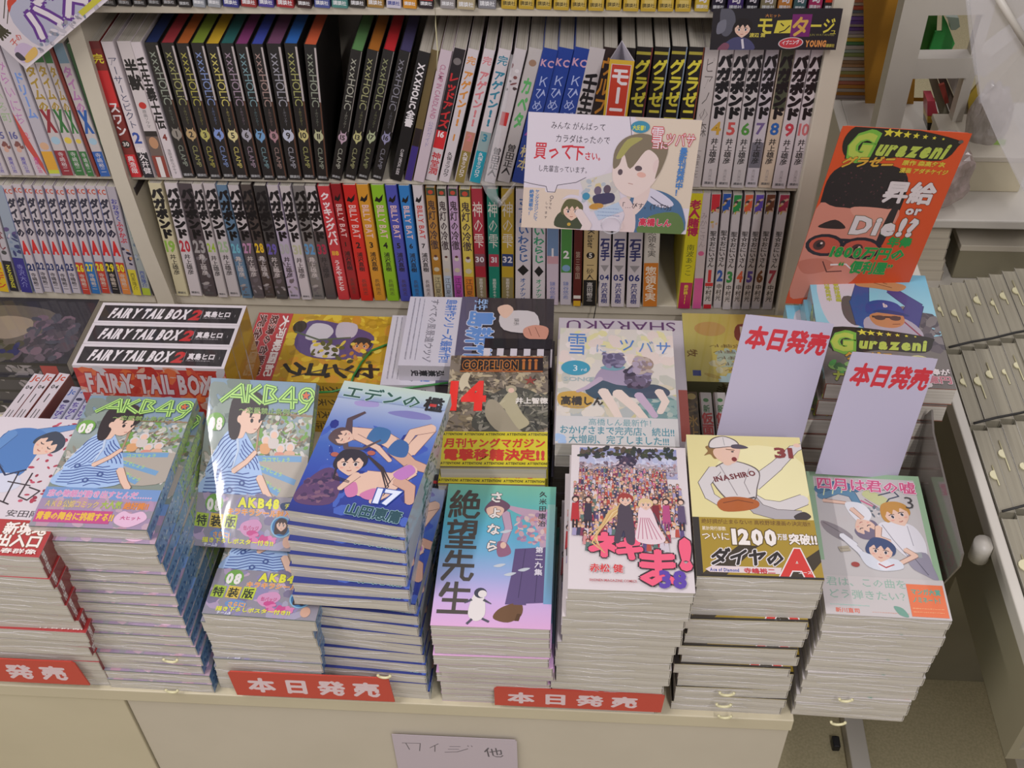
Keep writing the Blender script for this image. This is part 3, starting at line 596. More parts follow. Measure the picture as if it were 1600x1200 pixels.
L2.append((207, 221, 163, 'paperback with red script and yellow foot', '#a9a2aa', [('v', 'おおきく', .1, .3, '#3a3a8a', .04), ('v', 'ふりかぶ', .3, .5, '#b83040', .05), ('m', .52, .7, ['#c99060', '#2f2a40', '#b0a8a8'], 9), ('b', .75, 1, '#cfc03a'), ('v', '西風隆介', .78, .95, '#3a3a2a', 0, .6)]))
L2.append((222, 236, 181, 'grey paperback with slanted capitals and blue writing', '#9aa09c', [('r', 'HARDPUNCH', .05, .46, '#6a8a80', .7, .02), ('m', .48, .66, ['#2a2f4a', '#6a7a8a', '#a0a8b8'], 9), ('v', '西風隆介', .76, .92, '#4a5a9a', .02, .8), ('b', .93, 1, '#a8b83a')]))
L2.append((237, 247, 198, 'dark slim book beside the left upright with a yellow spot', '#3c3638', [('c', .88, .4, '#d0a02a')]))
row(ZC, 173, 112, 457, 285, L2, 'paperbacks on the lower shelf of the left bay')
L0 = []
for i, (a, b, c, nm) in enumerate(((-30, -8, '#a83a30', 'red'), (-6, 18, '#c05a34', 'orange'), (20, 44, '#a89a9a', 'pale'), (46, 70, '#b9a0a0', 'rose'), (72, 94, '#8a4a44', 'rust'), (96, 112, '#a8a0a8', 'lavender'))):
    L0.append((a, b, a-34, '%s paperback on the top left shelf behind the tilted card' % nm, c, [('v', '少年マガジン', .3, .9, '#e0d0c8', .03)]))
row(ZA, 176, 112, 22, -90, L0, 'paperbacks on the top shelf of the left bay')
# ------------------------------------------------------------------ cover prints
SK, SK2 = '#dcb9a4', '#c99f8a'
def head(A, x, y, r, hair, skin=SK, rot=0, long=0, face=True, eye='#33303a', closed=False):
    c, s = math.cos(math.radians(rot)), math.sin(math.radians(rot))
    T = lambda a, b: (x+(a*c-b*s)*r, y+(a*s+b*c)*r)
    if long: A.smooth([T(-1, .5), T(-1.15, -.6), T(-1.05, -.9-long), T(-.2, -.8-long), T(.6, -.9-long), T(1.1, -.8), T(1, .4), T(0, 1.15)], hair)
    else: A.smooth([T(-1.08, .1), T(-.9, -.5), T(-.3, -.3), T(.6, -.4), T(1.02, -.1), T(1.02, .6), T(.4, 1.12), T(-.6, 1.1)], hair)
    A.smooth([T(-.8, .2), T(-.72, -.45), T(-.1, -1.0), T(.15, -1.0), T(.75, -.4), T(.8, .25), T(.4, .7), T(-.4, .7)], skin)
    A.smooth([T(-.95, .1), T(-.75, .15), T(-.5, .42), T(-.3, .1), T(0, .45), T(.25, .12), T(.5, .45), T(.85, .05), T(.98, .35), T(.6, 1.0), T(-.5, 1.05)], hair)
    if face:
        for q in (-.36, .36):
            if closed: A.line([T(q-.16, -.1), T(q, -.17), T(q+.16, -.1)], r*.07, eye)
            else:
                p = T(q, -.12); A.ell(p[0], p[1], r*.13, r*.17, '#eae6e6', 10, rot); A.ell(p[0], p[1], r*.1, r*.15, eye, 10, rot)
                A.line([T(q-.2, .06), T(q, .1), T(q+.2, .04)], r*.06, '#2a2426')
        A.line([T(-.02, -.35), T(.05, -.42)], r*.05, SK2); A.line([T(-.14, -.64), T(0, -.68), T(.14, -.63)], r*.06, '#a0554e')
        for q in (-.5, .5): p = T(q, -.4); A.ell(p[0], p[1], r*.13, r*.07, '#dba08f', 8, rot)
def flecks(A, x0, y0, x1, y1, n, cols, r0, r1, seed=1, asp=1.6):
    rr = random.Random(seed)
    for _ in range(n): A.ell(rr.uniform(x0, x1), rr.uniform(y0, y1), rr.uniform(r0, r1)*asp, rr.uniform(r0, r1), rr.choice(cols), 7, rr.uniform(0, 180), step=False); A.z += DZ*.12
    A.step()
def scribble(A, x0, y0, x1, y1, rows, c, seed=1, w=.5):
    """tiny body copy too small to read"""
    rr = random.Random(seed)
    for i in range(rows):
        y = y1-(y1-y0)*(i+.5)/rows; x = x0
        while x < x1-1: L = rr.uniform(1, 2.6); A.line([(x, y), (min(x1, x+L), y+rr.uniform(-.2, .2))], w*rr.uniform(.7, 1.3), c); x += L+.7
# --- lying schoolmates on white with a green border, number 3
def art_april():
    A = Art(112, 174, '#bdb9b6')
    A.rect(0, 62, 6, 174, '#8fae8c'); A.rect(106, 45, 112, 174, '#8fae8c'); A.rect(0, 168, 112, 174, '#8fae8c')
    A.smooth([(8, 110), (24, 104), (36, 92), (30, 84), (12, 96)], '#8d8688'); A.line([(10, 108), (33, 90)], 1, '#6f686c')
    A.limb([(12, 142), (28, 150), (42, 146), (48, 128)], 9, 7, '#5c86a0', '#34506a'); A.limb([(10, 150), (32, 160), (48, 152)], 9, 6, '#4f7796', '#34506a')
    for i in range(4): A.line([(14+i*9, 143+i*2), (17+i*9, 156+i)], 1.2, '#c9d2a8')
    A.limb([(14, 136), (34, 134)], 4, 3, SK, '#8a6a5c')
    A.smooth([(52, 146), (60, 152), (78, 140), (70, 132), (62, 136)], '#bcc08a'); A.line([(50, 138), (72, 124)], 2, '#c26a86'); A.line([(54, 140), (70, 126)], .8, '#8a4058')
    A.line([(68, 146), (84, 152), (88, 146), (78, 142), (74, 136)], 1.4, '#3c4258'); A.line([(60, 150), (86, 156), (96, 150)], .8, '#666')
    flecks(A, 44, 118, 66, 130, 22, ['#5e6a72', '#8d9498', '#c8c6c6'], 1, 2.4, 4)
    A.smooth([(34, 134), (50, 134), (58, 120), (48, 108), (38, 118)], '#d9dadd'); A.limb([(40, 126), (48, 116)], 5, 4, SK, '#8a6a5c')
    head(A, 50, 103, 12, '#6e6579', rot=-150, closed=True)
    A.smooth([(64, 110), (80, 112), (96, 108), (104, 88), (100, 66), (84, 70), (72, 84), (62, 96)], '#d6d4d8'); A.line([(66, 108), (74, 90), (84, 72)], .8, '#8a8890'); A.line([(90, 108), (92, 84)], .7, '#9a98a0'); A.limb([(62, 104), (60, 92), (70, 88)], 6, 4, SK, '#8a6a5c')
    A.smooth([(84, 72), (102, 76), (106, 60), (108, 44), (96, 50), (86, 58)], '#8e8a98'); A.line([(88, 74), (100, 50)], .9, '#605d6c'); A.rect(90, 70, 98, 76, '#9aa0a0')
    head(A, 82, 122, 14, '#b8863a', rot=20)
    A.limb([(36, 82), (26, 92), (40, 74), (44, 66)], 6, 5, '#d8d8dc', '#8a8a92'); A.limb([(84, 78), (92, 72), (76, 62)], 5, 4, SK, '#8a6a5c')
    A.smooth([(40, 74), (56, 68), (74, 66), (78, 56), (58, 52), (44, 58)], '#cfd3da'); A.smooth([(54, 60), (62, 66), (68, 58), (60, 52)], '#dbdbe0'); A.line([(56, 60), (62, 56), (70, 60)], 1.4, '#b04a44'); A.ell(34, 58, 4, 3, '#9c4038')
    head(A, 60, 76, 13, '#35476e', rot=-10)
    A.poly([(20, 78), (30, 80), (32, 74), (22, 72)], '#a89f8a'); A.line([(22, 76), (30, 77)], .5, '#77705e')
    A.text('四月は君の嘘', 8, 152, 17, '#c8567e', bold=.035, out='#e3ccd6', ow=.05, fit=98, rot=-1)
    A.text('3', 92, 130, 22, '#3f3c3c', bold=-.005)
    A.rect(0, 0, 112, 44, '#c3bdba')
    A.text('君は、この曲を', 4, 33, 11, '#8fae9d', fit=74, bold=.01); A.text('どう弾きたい？', 4, 19, 11, '#8fae9d', fit=76, bold=.01)
    scribble(A, 5, 8, 40, 14, 1, '#a3c0b4', 3, 1); A.text('新川直司', 9, 3, 5.5, '#d8694e', fit=22, bold=.03); scribble(A, 42, 3, 76, 6, 1, '#d09a88', 3, .5); A.smooth([(62, 12), (70, 10), (74, 1), (66, 3)], '#6f9c8a')
    A.rect(77, 2, 110, 38, '#df7448'); A.text('マンガ大賞', 80, 27, 7, '#5fa08c', bold=.05, fit=27); A.text('ノミネート！', 80, 18, 7, '#5fa08c', bold=.05, fit=28); scribble(A, 79, 5, 107, 13, 2, '#e8a070', 5, .8)
    return A
# --- pitcher on yellow, number 31
def art_pitcher():
    A = Art(112, 174, '#d9cf94'); A.ell(70, 118, 46, 44, '#e2dba8', 24)
    U1, U2, LN = '#cdc8c6', '#a9a4a6', '#5c5350'
    A.limb([(62, 112), (84, 134), (104, 158), (112, 162)], 15, 6, U1, LN); A.ell(108, 163, 3.5, 2.6, SK)
    A.limb([(50, 96), (66, 84), (84, 82), (104, 92)], 17, 13, U1, LN); A.limb([(52, 96), (62, 80), (78, 74), (100, 74)], 15, 10, U2, LN); A.smooth([(94, 72), (104, 78), (110, 72), (100, 66)], '#3c3434')
    A.smooth([(20, 116), (24, 130), (40, 140), (58, 136), (68, 126), (64, 106), (60, 90), (44, 86), (32, 92)], LN); A.smooth([(21, 116), (25, 129), (40, 139), (57, 135), (67, 125), (63, 106), (59, 91), (44, 87), (33, 93)], U1)
    A.limb([(24, 126), (14, 110), (18, 94), (30, 84)], 12, 8, U1, LN); A.line([(30, 134), (36, 118), (44, 96)], .7, '#8a8284'); A.line([(58, 130), (52, 112), (56, 98)], .7, '#8a8284'); A.line([(36, 92), (48, 90), (60, 94)], 2, '#4c4444')
    A.text('INASHIRO', 24, 112, 9, '#6b2f33', bold=.04, fit=42, rot=14)
    A.smooth([(24, 84), (30, 92), (46, 94), (62, 90), (62, 82), (48, 77), (30, 76)], '#a85a26'); A.line([(30, 86), (44, 90), (58, 87)], 1, '#733a18')
    A.limb([(38, 138), (42, 146)], 9, 8, SK)
    A.smooth([(22, 148), (16, 146), (20, 152), (18, 158), (26, 160), (34, 156), (32, 146), (26, 142)], '#8a6a3e'); A.smooth([(28, 156), (26, 146), (36, 136), (46, 138), (50, 148), (50, 158)], SK); A.ell(45, 142, 2.6, 3, '#7a2f2c'); A.ell(44, 152, 1.4, 1, '#333'); A.line([(38, 155), (46, 154)], 1, '#6a4a2a')
    A.smooth([(22, 156), (24, 168), (36, 173), (48, 168), (51, 160), (40, 158)], LN); A.smooth([(23, 157), (25, 167), (36, 172), (47, 167), (50, 160), (40, 159)], '#d3cdca'); A.smooth([(44, 161), (52, 162), (60, 158), (52, 156), (44, 157)], '#4d4a56'); A.line([(36, 171), (37, 160)], .5, '#888')
    A.text('31', 84, 146, 18, '#80322f', bold=.045, fit=20)
    A.rect(0, 0, 112, 68, '#a08628'); A.rect(0, 0, 6, 68, '#2b2622')
    A.text('絶好調が止まらない!! 高校野球漫画の決定版!!', 8, 61, 6, '#6a4a1c', bold=.02, fit=100)
    A.text('累計発行部数', 8, 53, 5, '#e2d6c0', fit=22, bold=.02); A.text('ついに', 7, 42, 10, '#e6dccb', bold=.03, out='#74591a', ow=.06, fit=26)
    A.text('1200', 34, 38, 23, '#e6dfd8', bold=.06, out='#5d4a1c', ow=.05, fit=42); A.text('万部', 76, 44, 8, '#e6dfd8', bold=.04, fit=9, out='#5d4a1c'); A.text('突破!!', 86, 40, 13, '#e6dfd8', bold=.05, out='#5d4a1c', ow=.06, fit=26)
    A.poly([(4, 2), (26, 2), (58, 36), (40, 36)], '#3a3020'); A.poly([(70, 0), (96, 0), (112, 20), (112, 34)], '#3a3020')
    A.text('ダイヤの', 12, 15, 20, '#26201c', bold=.06, out='#dcd6d6', ow=.07, fit=66, sk=.25); A.text('A', 72, 3, 42, '#c8352c', bold=.05, out='#e0d8d6', ow=.03, fit=34, sk=.12); A.text('エース', 90, 6, 4, '#e0d8d6', bold=.03)
    A.rect(6, 0, 112, 2.5, '#2b2622'); A.poly([(8, 8), (14, 12), (76, 12), (74, 5), (12, 5)], '#d8c8c8'); A.text('Ace of Diamond', 12, 6, 5, '#3b4c94', bold=.04, fit=26); A.text('寺嶋裕二', 42, 5.4, 6, '#b8363c', bold=.05, fit=28)
    return A
# --- crowd picture on white, number 38
def art_crowd():
    A = Art(112, 174, '#d3caca')
    A.grad(8, 132, 103, 171, ['#9a9ab8', '#b9b7cc', '#7c84b0']); A.rect(8, 140, 103, 150, '#a8a0a8')
    flecks(A, 8, 158, 103, 171, 120, ['#2f3a3a', '#3e4634', '#2a2a3c', '#574b44'], 1, 3, 11); flecks(A, 46, 146, 62, 160, 40, ['#2f2c44', '#3a3450', '#4b3c54'], 1, 3, 12); flecks(A, 14, 150, 44, 157, 16, ['#c3c6da', '#aab0cc'], 1.5, 3, 13); flecks(A, 66, 150, 100, 157, 16, ['#c3c6da', '#aab0cc'], 1.5, 3, 15)
    flecks(A, 8, 134, 103, 152, 220, ['#8a7c88', '#b4a0a8', '#6c5c6c', '#a88a90', '#c8bcc8'], .5, 1.6, 16)
    rr = random.Random(5); hair = ['#3a2a28', '#7a5436', '#b58a5a', '#22202a', '#8a3c34', '#5e4a6a', '#a87c64', '#d0a878']; cl = ['#a8324a', '#c87a92', '#5a4a78', '#3b3a52', '#c9c0c8', '#8a6f62', '#b04a3c', '#c98a8a', '#58706a', '#9a92b4', '#d8c3c0', '#7d3550', '#46425a']
    for row_ in range(19):
        y = 142-row_*4.9; sp = 3.4+row_*.17; w = 104 if row_ > 3 else 92; sc = .8+row_*.04
        x = 4+rr.random()*3 if row_ > 3 else 9
        while x < w:
            if not (row_ > 15 and (x < 14 or 30 < x < 62 or x > 92)):
                yy = y+rr.uniform(-2, 2); c = rr.choice(cl)
                A.poly([(x-1.6*sc, yy-7*sc), (x+1.6*sc, yy-7*sc), (x+1.1*sc, yy), (x-1.1*sc, yy)], c, False); A.z += DZ*.1
                A.ell(x, yy+.9*sc, 1.5*sc, 1.6*sc, rr.choice(hair), 7, step=False); A.z += DZ*.1; A.ell(x, yy+.4*sc, .9*sc, 1.0*sc, '#d2ab98', 6, step=False); A.z += DZ*.1
            x += sp*rr.uniform(.55, .95)
        A.step()
    for x, c, c2 in ((5, '#b02a30', '#2f2426'), (17, '#383040', '#2a2430'), (80, '#7a2430', '#2a2026'), (90, '#b04a7a', '#8a3a6a'), (104, '#5a4a6a', '#2c2838')):
        A.poly([(x-4, 76), (x+4, 76), (x+3, 98), (x-3, 98)], c); A.ell(x, 103, 3.4, 3.8, '#3a2a2a'); A.ell(x, 102, 2.2, 2.6, SK)
        A.rect(x-2.5, 68, x-.7, 78, c2); A.rect(x+.7, 68, x+2.5, 78, c2)
    # fair-haired pair stepping forward, over the title
    A.text('ネ', 17, 38, 30, '#e85c7a', bold=.09, out='#33242a', ow=.05); A.text('ギ', 42, 36, 27, '#e85c7a', bold=.09, out='#33242a', ow=.05)
    A.text('ま', 57, 9, 44, '#e85c7a', bold=.055, out='#33242a', ow=.04); A.text('!', 98, 26, 44, '#e85c7a', bold=.07, out='#33242a', ow=.03)
    for k in range(7): A.line([(60, 106), (46-k*1.5, 88), (30-k*1.5, 72-k*3.5), (18+k*2.5, 60-k*3.4)], 3.2, ['#cfae74', '#dcc290', '#c49c62'][k % 3], .7)
    A.smooth([(46, 96), (55, 98), (59, 80), (60, 52), (53, 52), (50, 66), (46, 52), (41, 54), (44, 74)], '#4a3f4c'); A.smooth([(65, 94), (75, 94), (82, 72), (88, 56), (75, 51), (61, 56), (63, 74)], '#dcc8cc')
    for k in range(6): A.line([(66+k*1.5, 82), (63+k*4.3, 57)], .8, '#b8788a')
    head(A, 52, 103, 7, '#9a3a34'); head(A, 71, 98, 6.5, '#d4b98a'); A.line([(78, 88), (92, 54)], 1.2, '#57505a')
    A.text('赤松 健', 19, 19, 9.5, '#c93a3c', bold=.045, fit=30, out='#d9cccc'); A.text('SHONEN MAGAZINE COMICS', 19, 8, 3.6, '#b65c60', bold=.02, fit=42); A.text('38', 80, 4, 25, '#5a3fa0', bold=.05, fit=26)
    return A
# --- teal to pink cover with a huge vertical title and a bowing person
def art_bow():
    A = Art(112, 174); A.grad(0, 0, 112, 174, ['#d7a8cf', '#c6a9d6', '#9aa6d2', '#6ea9cc', '#55a9c4', '#5fb0ac', '#72b59c'])
    A.smooth([(58, 148), (72, 138), (86, 130), (96, 112), (100, 88), (112, 90), (112, 140), (96, 142), (80, 144)], '#b79aae'); flecks(A, 74, 100, 108, 138, 60, ['#c3a0a8', '#a786a8', '#d0b6b2', '#9a7c9c', '#c98f8c'], 1, 3, 3); A.limb([(62, 136), (66, 118), (62, 100)], 8, 6, '#b79aae', '#7a6480'); A.smooth([(56, 100), (66, 98), (70, 86), (58, 82)], '#8e5f78'); A.ell(62, 96, 3, 4, SK)
    A.poly([(74, 92), (112, 96), (112, 30), (68, 26), (72, 60)], '#5c4c78'); A.line([(84, 92), (80, 30)], .8, '#43365c'); A.line([(98, 94), (96, 30)], .8, '#43365c'); A.rect(104, 28, 112, 150, '#6f9cc0', '#86b8b0')
    A.smooth([(62, 20), (58, 10), (72, 6), (84, 14), (84, 27), (74, 27)], '#6b4c30'); A.poly([(78, 8), (82, 8), (84, 16), (80, 16)], '#54391f'); A.rect(76, 26, 88, 34, '#5c4c78')
    A.smooth([(44, 150), (40, 140), (48, 132), (58, 136), (66, 146), (58, 154), (50, 155)], '#6a4c60'); A.smooth([(42, 142), (46, 132), (56, 132), (60, 142), (52, 146)], SK)
    A.vtext('絶望先生', 20, 12, 166, '#4a443e', size=40, bold=.03, wmax=34); A.vtext('さよなら', 51, 84, 168, '#e2dad4', size=15, bold=.05, out='#3f3a3a', ow=.05, wmax=14)
    for k, y in ((20, 70), (38, 60), (60, 66), (26, 112)): A.smooth([(42+k*.6, y), (48+k*.6, y+3), (54+k*.6, y+3), (48+k*.6, y-1)], '#bfc6cc')
    A.vtext('久米田康治', 99, 120, 168, '#34383c', size=8, bold=.02); A.vtext('第二九集', 98, 60, 96, '#d9d3dc', size=8, bold=.04, out='#4d4468')
    A.smooth([(38, 36), (34, 14), (42, 6), (50, 14), (47, 36)], '#dcd6d2'); A.ell(44, 38, 6, 6, '#3c3e4c'); A.ell(46, 37, 4.2, 4.2, '#dcd6d2'); A.line([(36, 30), (30, 26)], 3, '#4c4c58', 1); A.line([(48, 30), (55, 26)], 3, '#4c4c58', 1); A.line([(38, 8), (34, 3)], 2.4, '#4c4c58'); A.line([(48, 9), (54, 6)], 2.4, '#4c4c58')
    return A
# --- ruins cover with black title bar, red number 14 and yellow band
def art_ruins():
    A = Art(112, 174, '#7d7264'); flecks(A, 0, 52, 112, 174, 620, ['#a89a82', '#6a604f', '#85785f', '#4d463c', '#b3a586'], .8, 3, 21, 2.4); A.smooth([(30, 60), (60, 52), (112, 60), (112, 96), (90, 118), (64, 120), (40, 96)], '#4c4c44'); flecks(A, 36, 56, 112, 112, 260, ['#5c5c50', '#33342f', '#6c6a5c', '#8a8678'], .6, 2.4, 22, 3)
    A.rect(12, 146, 106, 172, '#241c1a'); A.rect(12, 146, 106, 148, '#a85c2a'); A.rect(12, 170, 106, 172, '#a85c2a')
    A.text('COPPELION', 14, 151, 19, '#1c1616', bold=.06, out='#c57a30', ow=.06, fit=64)
    for x in (84, 91, 98): A.rect(x-1.5, 150, x+1.5, 163, '#b06a30'); A.ell(x, 165.5, 2.2, 2.2, '#b06a30')
    A.smooth([(14, 138), (18, 144), (24, 142), (22, 130), (26, 118), (20, 122), (16, 114), (12, 126)], '#cbbfa2')
    A.text('14', 1, 86, 62, '#e8342c', bold=.04, fit=45)
    A.smooth([(66, 110), (72, 116), (78, 110), (78, 96), (84, 80), (92, 64), (74, 52), (62, 56), (66, 84), (58, 92)], '#b0a888'); A.ell(71, 118, 6, 6, '#a99f84'); A.ell(71, 116, 3.4, 4, SK); A.line([(64, 100), (56, 92), (58, 84)], 3, '#b8b090', 1.5)
    A.star(92, 132, 8, '#8f4038', .35); A.text('井上智徳', 76, 96, 10, '#e2dcd2', bold=.05, fit=36); A.text('TOMONORI INOUE', 80, 91, 3, '#c9c2b2', fit=30)
    A.smooth([(46, 100), (58, 96), (78, 60), (84, 52), (60, 52), (44, 76)], '#9b927c')
    A.rect(0, 2, 112, 52, '#d2c52c')
    for y in (46, 4): A.rect(0, y, 112, y+4.5, '#c9bc2a'); A.text('ATTENTION!  ATTENTION!  ATTENTION!  ATTENTION!  ATTENTION!', 0, y+.6, 4.6, '#2c2a1c', bold=.04, fit=112)
    A.text('月刊ヤングマガジン', 2, 30, 14, '#c8382c', bold=.05, fit=108); A.text('電撃移籍決定!!', 2, 12, 17, '#c8382c', bold=.06, fit=108)
    return A
# --- pale watercolour with two seated people
def art_snow():
    A = Art(128, 182, '#cfc8bf'); flecks(A, 0, 120, 128, 182, 90, ['#d8d0bc', '#d6cf9c', '#c9c7b4', '#dcd2cc', '#d9c9c0'], 3, 8, 31); flecks(A, 0, 40, 128, 100, 90, ['#c9bfa8', '#b9b8ac', '#d3cbc0', '#a9aeac', '#c0b98e'], 3, 9, 32)
    A.smooth([(2, 74), (24, 78), (40, 66), (28, 52), (4, 56)], '#c09a4a'); A.smooth([(86, 60), (112, 74), (128, 66), (128, 40), (96, 42)], '#6d8c8c'); flecks(A, 90, 40, 128, 68, 30, ['#5a8286', '#8aa39e', '#a4b0a8'], 2, 6, 33)
    A.smooth([(40, 92), (48, 116), (64, 120), (80, 108), (82, 88), (62, 80)], '#9c8fa6'); A.smooth([(30, 80), (46, 96), (64, 90), (86, 86), (88, 70), (64, 74), (44, 66)], '#3c5060'); A.smooth([(84, 86), (104, 92), (120, 84), (118, 74), (96, 70)], '#414c5e'); A.smooth([(74, 112), (88, 126), (100, 112), (100, 90), (84, 84), (74, 92)], '#544a5c'); flecks(A, 76, 86, 100, 118, 24, ['#3e3848', '#6a5f76', '#8d84a0'], 2, 5, 34)
    A.limb([(50, 78), (60, 56), (66, 40)], 12, 8, '#dccabe'); A.limb([(66, 76), (84, 54), (94, 38)], 13, 8, '#dccabe'); A.limb([(88, 74), (98, 56), (104, 44)], 10, 7, '#b9a3b8'); A.limb([(110, 80), (116, 66), (110, 50)], 10, 7, '#dccabe'); A.limb([(46, 98), (32, 84), (22, 78)], 7, 4, '#b3a2b4')
    A.ell(61, 128, 13, 13, '#77708a'); A.smooth([(46, 116), (60, 122), (74, 118), (62, 112)], '#6f9aa6'); flecks(A, 50, 118, 72, 140, 22, ['#66607a', '#8a84a0', '#5c5672'], 1.5, 4, 35); A.ell(93, 124, 12, 12, '#9a8578'); flecks(A, 84, 108, 102, 134, 26, ['#8a7a80', '#b3a49a', '#a698aa'], 1.5, 4, 36)
    A.ell(19, 115, 16, 12, '#3f93ac', 24); A.text('3', 16, 110, 13, '#d8dede', bold=.0); A.text('rd', 25, 110, 7, '#d8dede'); A.text('SONG', 6, 94, 9, '#9db1b4', bold=0, fit=32)
    A.text('雪', 8, 140, 40, '#4f7ec0', bold=.0, fit=24); A.text('に', 40, 142, 16, '#8fa6c4', fit=14); A.text('ツ', 66, 146, 24, '#4f7ec0', bold=0, fit=20); A.text('バ', 88, 144, 22, '#5f88c0', bold=0, fit=18); A.text('サ', 108, 142, 24, '#4f7ec0', bold=0, fit=18)
    A.text('高橋しん', 4, 58, 14, '#3a3632', bold=.05, fit=46); A.text('Shin Takahashi', 6, 53, 4, '#9a938a')
    A.rect(0, 0, 128, 40, '#c8c6c4'); A.text('高橋しん最新作！', 34, 28, 11, '#6f9aa0', bold=.01, fit=72); A.text('おかげさまで完売店、続出!!', 4, 15, 13, '#4f8a98', bold=.02, fit=120); A.text('大増刷、完了しました!!!', 14, 2, 13, '#4f8a98', bold=.02, fit=104); flecks(A, 0, 1, 10, 12, 6, ['#9db8d8'], 2, 4, 5)
    return A
# --- two swimmers in deep blue water, number 17
def art_sea():
    A = Art(112, 174); A.grad(0, 0, 112, 174, ['#23307a', '#2c3f98', '#3450a8', '#3f62b0', '#6d86bf', '#a3b0cc', '#b9cccb'])
    A.smooth([(56, 138), (74, 144), (96, 142), (100, 136), (78, 134)], '#7d7cb4'); A.smooth([(20, 148), (40, 152), (44, 144), (24, 142)], '#a096c6'); flecks(A, 0, 0, 112, 120, 50, ['#3a55ae', '#263584', '#4460b4'], 2, 7, 41); flecks(A, 6, 30, 50, 110, 26, ['#b9c6e6'], .3, .6, 42, 1)
    A.smooth([(0, 22), (14, 52), (28, 56), (40, 34), (36, 14), (8, 10)], '#5b3f66'); flecks(A, 6, 16, 34, 50, 46, ['#6d4c6c', '#4a3458', '#7c5a70', '#3e2f54'], 1, 3.4, 43)
    # far swimmer
    A.limb([(30, 104), (58, 106), (78, 96)], 17, 15, SK, '#7a5a5c'); A.limb([(76, 96), (92, 92), (104, 122)], 16, 11, SK, '#7a5a5c'); A.limb([(104, 124), (88, 116), (84, 96)], 11, 6, SK, '#7a5a5c'); A.limb([(78, 90), (96, 76), (112, 72)], 15, 9, SK2, '#7a5a5c')
    A.smooth([(46, 98), (50, 116), (66, 114), (66, 98), (56, 94)], '#3e6c9c'); A.smooth([(70, 88), (76, 104), (88, 100), (90, 84), (80, 82)], '#37629a'); A.limb([(36, 100), (60, 90), (76, 76)], 7, 4, SK, '#7a5a5c')
    A.line([(26, 104), (22, 122), (34, 134)], 8, '#55454a', 3); A.line([(24, 98), (30, 84), (46, 86), (60, 100)], 6, '#5a4a4e', 2); head(A, 22, 98, 11, '#5a494c', rot=80, closed=True)
    # near swimmer
    A.limb([(64, 50), (86, 52), (98, 66)], 20, 16, SK, '#7a5a5c'); A.limb([(96, 66), (84, 36), (74, 24)], 12, 6, SK, '#7a5a5c'); A.limb([(92, 52), (104, 46), (108, 30)], 12, 8, SK2, '#7a5a5c')
    A.smooth([(46, 52), (72, 56), (72, 34), (62, 28), (50, 32), (44, 40)], SK); A.smooth([(44, 36), (52, 44), (58, 30), (50, 25)], '#c878a4'); A.smooth([(60, 30), (72, 40), (78, 32), (70, 25)], '#c878a4'); A.smooth([(84, 60), (96, 74), (104, 66), (94, 54)], '#b878b8')
    A.limb([(50, 52), (40, 34)], 8, 5, SK, '#7a5a5c')
    for k in range(3): A.line([(54, 78), (72, 66-k*2), (84, 50-k*6), (82, 44-k*6)], 2.2, '#3a2f34', .6); A.line([(28, 62), (30, 48-k*2), (46, 44-k)], 1.6, '#2f2a34', .6)
    A.ell(22, 74, 4, 3, '#b06050'); A.ell(56, 82, 4, 3, '#b06050')
    head(A, 40, 66, 15, '#2f2b36', rot=10)
    A.grad(0, 150, 112, 174, ['#8ea0c4', '#b4c6c6', '#bccdbe'])
    A.text('エデンの', 4, 152, 20, '#31564c', bold=.03, out='#b7cfc9', ow=.04, fit=82, rot=-2); A.text('檻', 89, 149, 20, '#23262a', bold=.06, fit=20); A.rect(95, 153, 102, 157, '#b83a38')
    A.text('17', 74, 23, 24, '#dce4f4', bold=.04, out='#33509c', ow=.04, fit=26); A.text('山田恵庸', 52, 6, 15, '#234a54', bold=.05, out='#8fb0b8', ow=.05, fit=54, rot=-2)
    return A
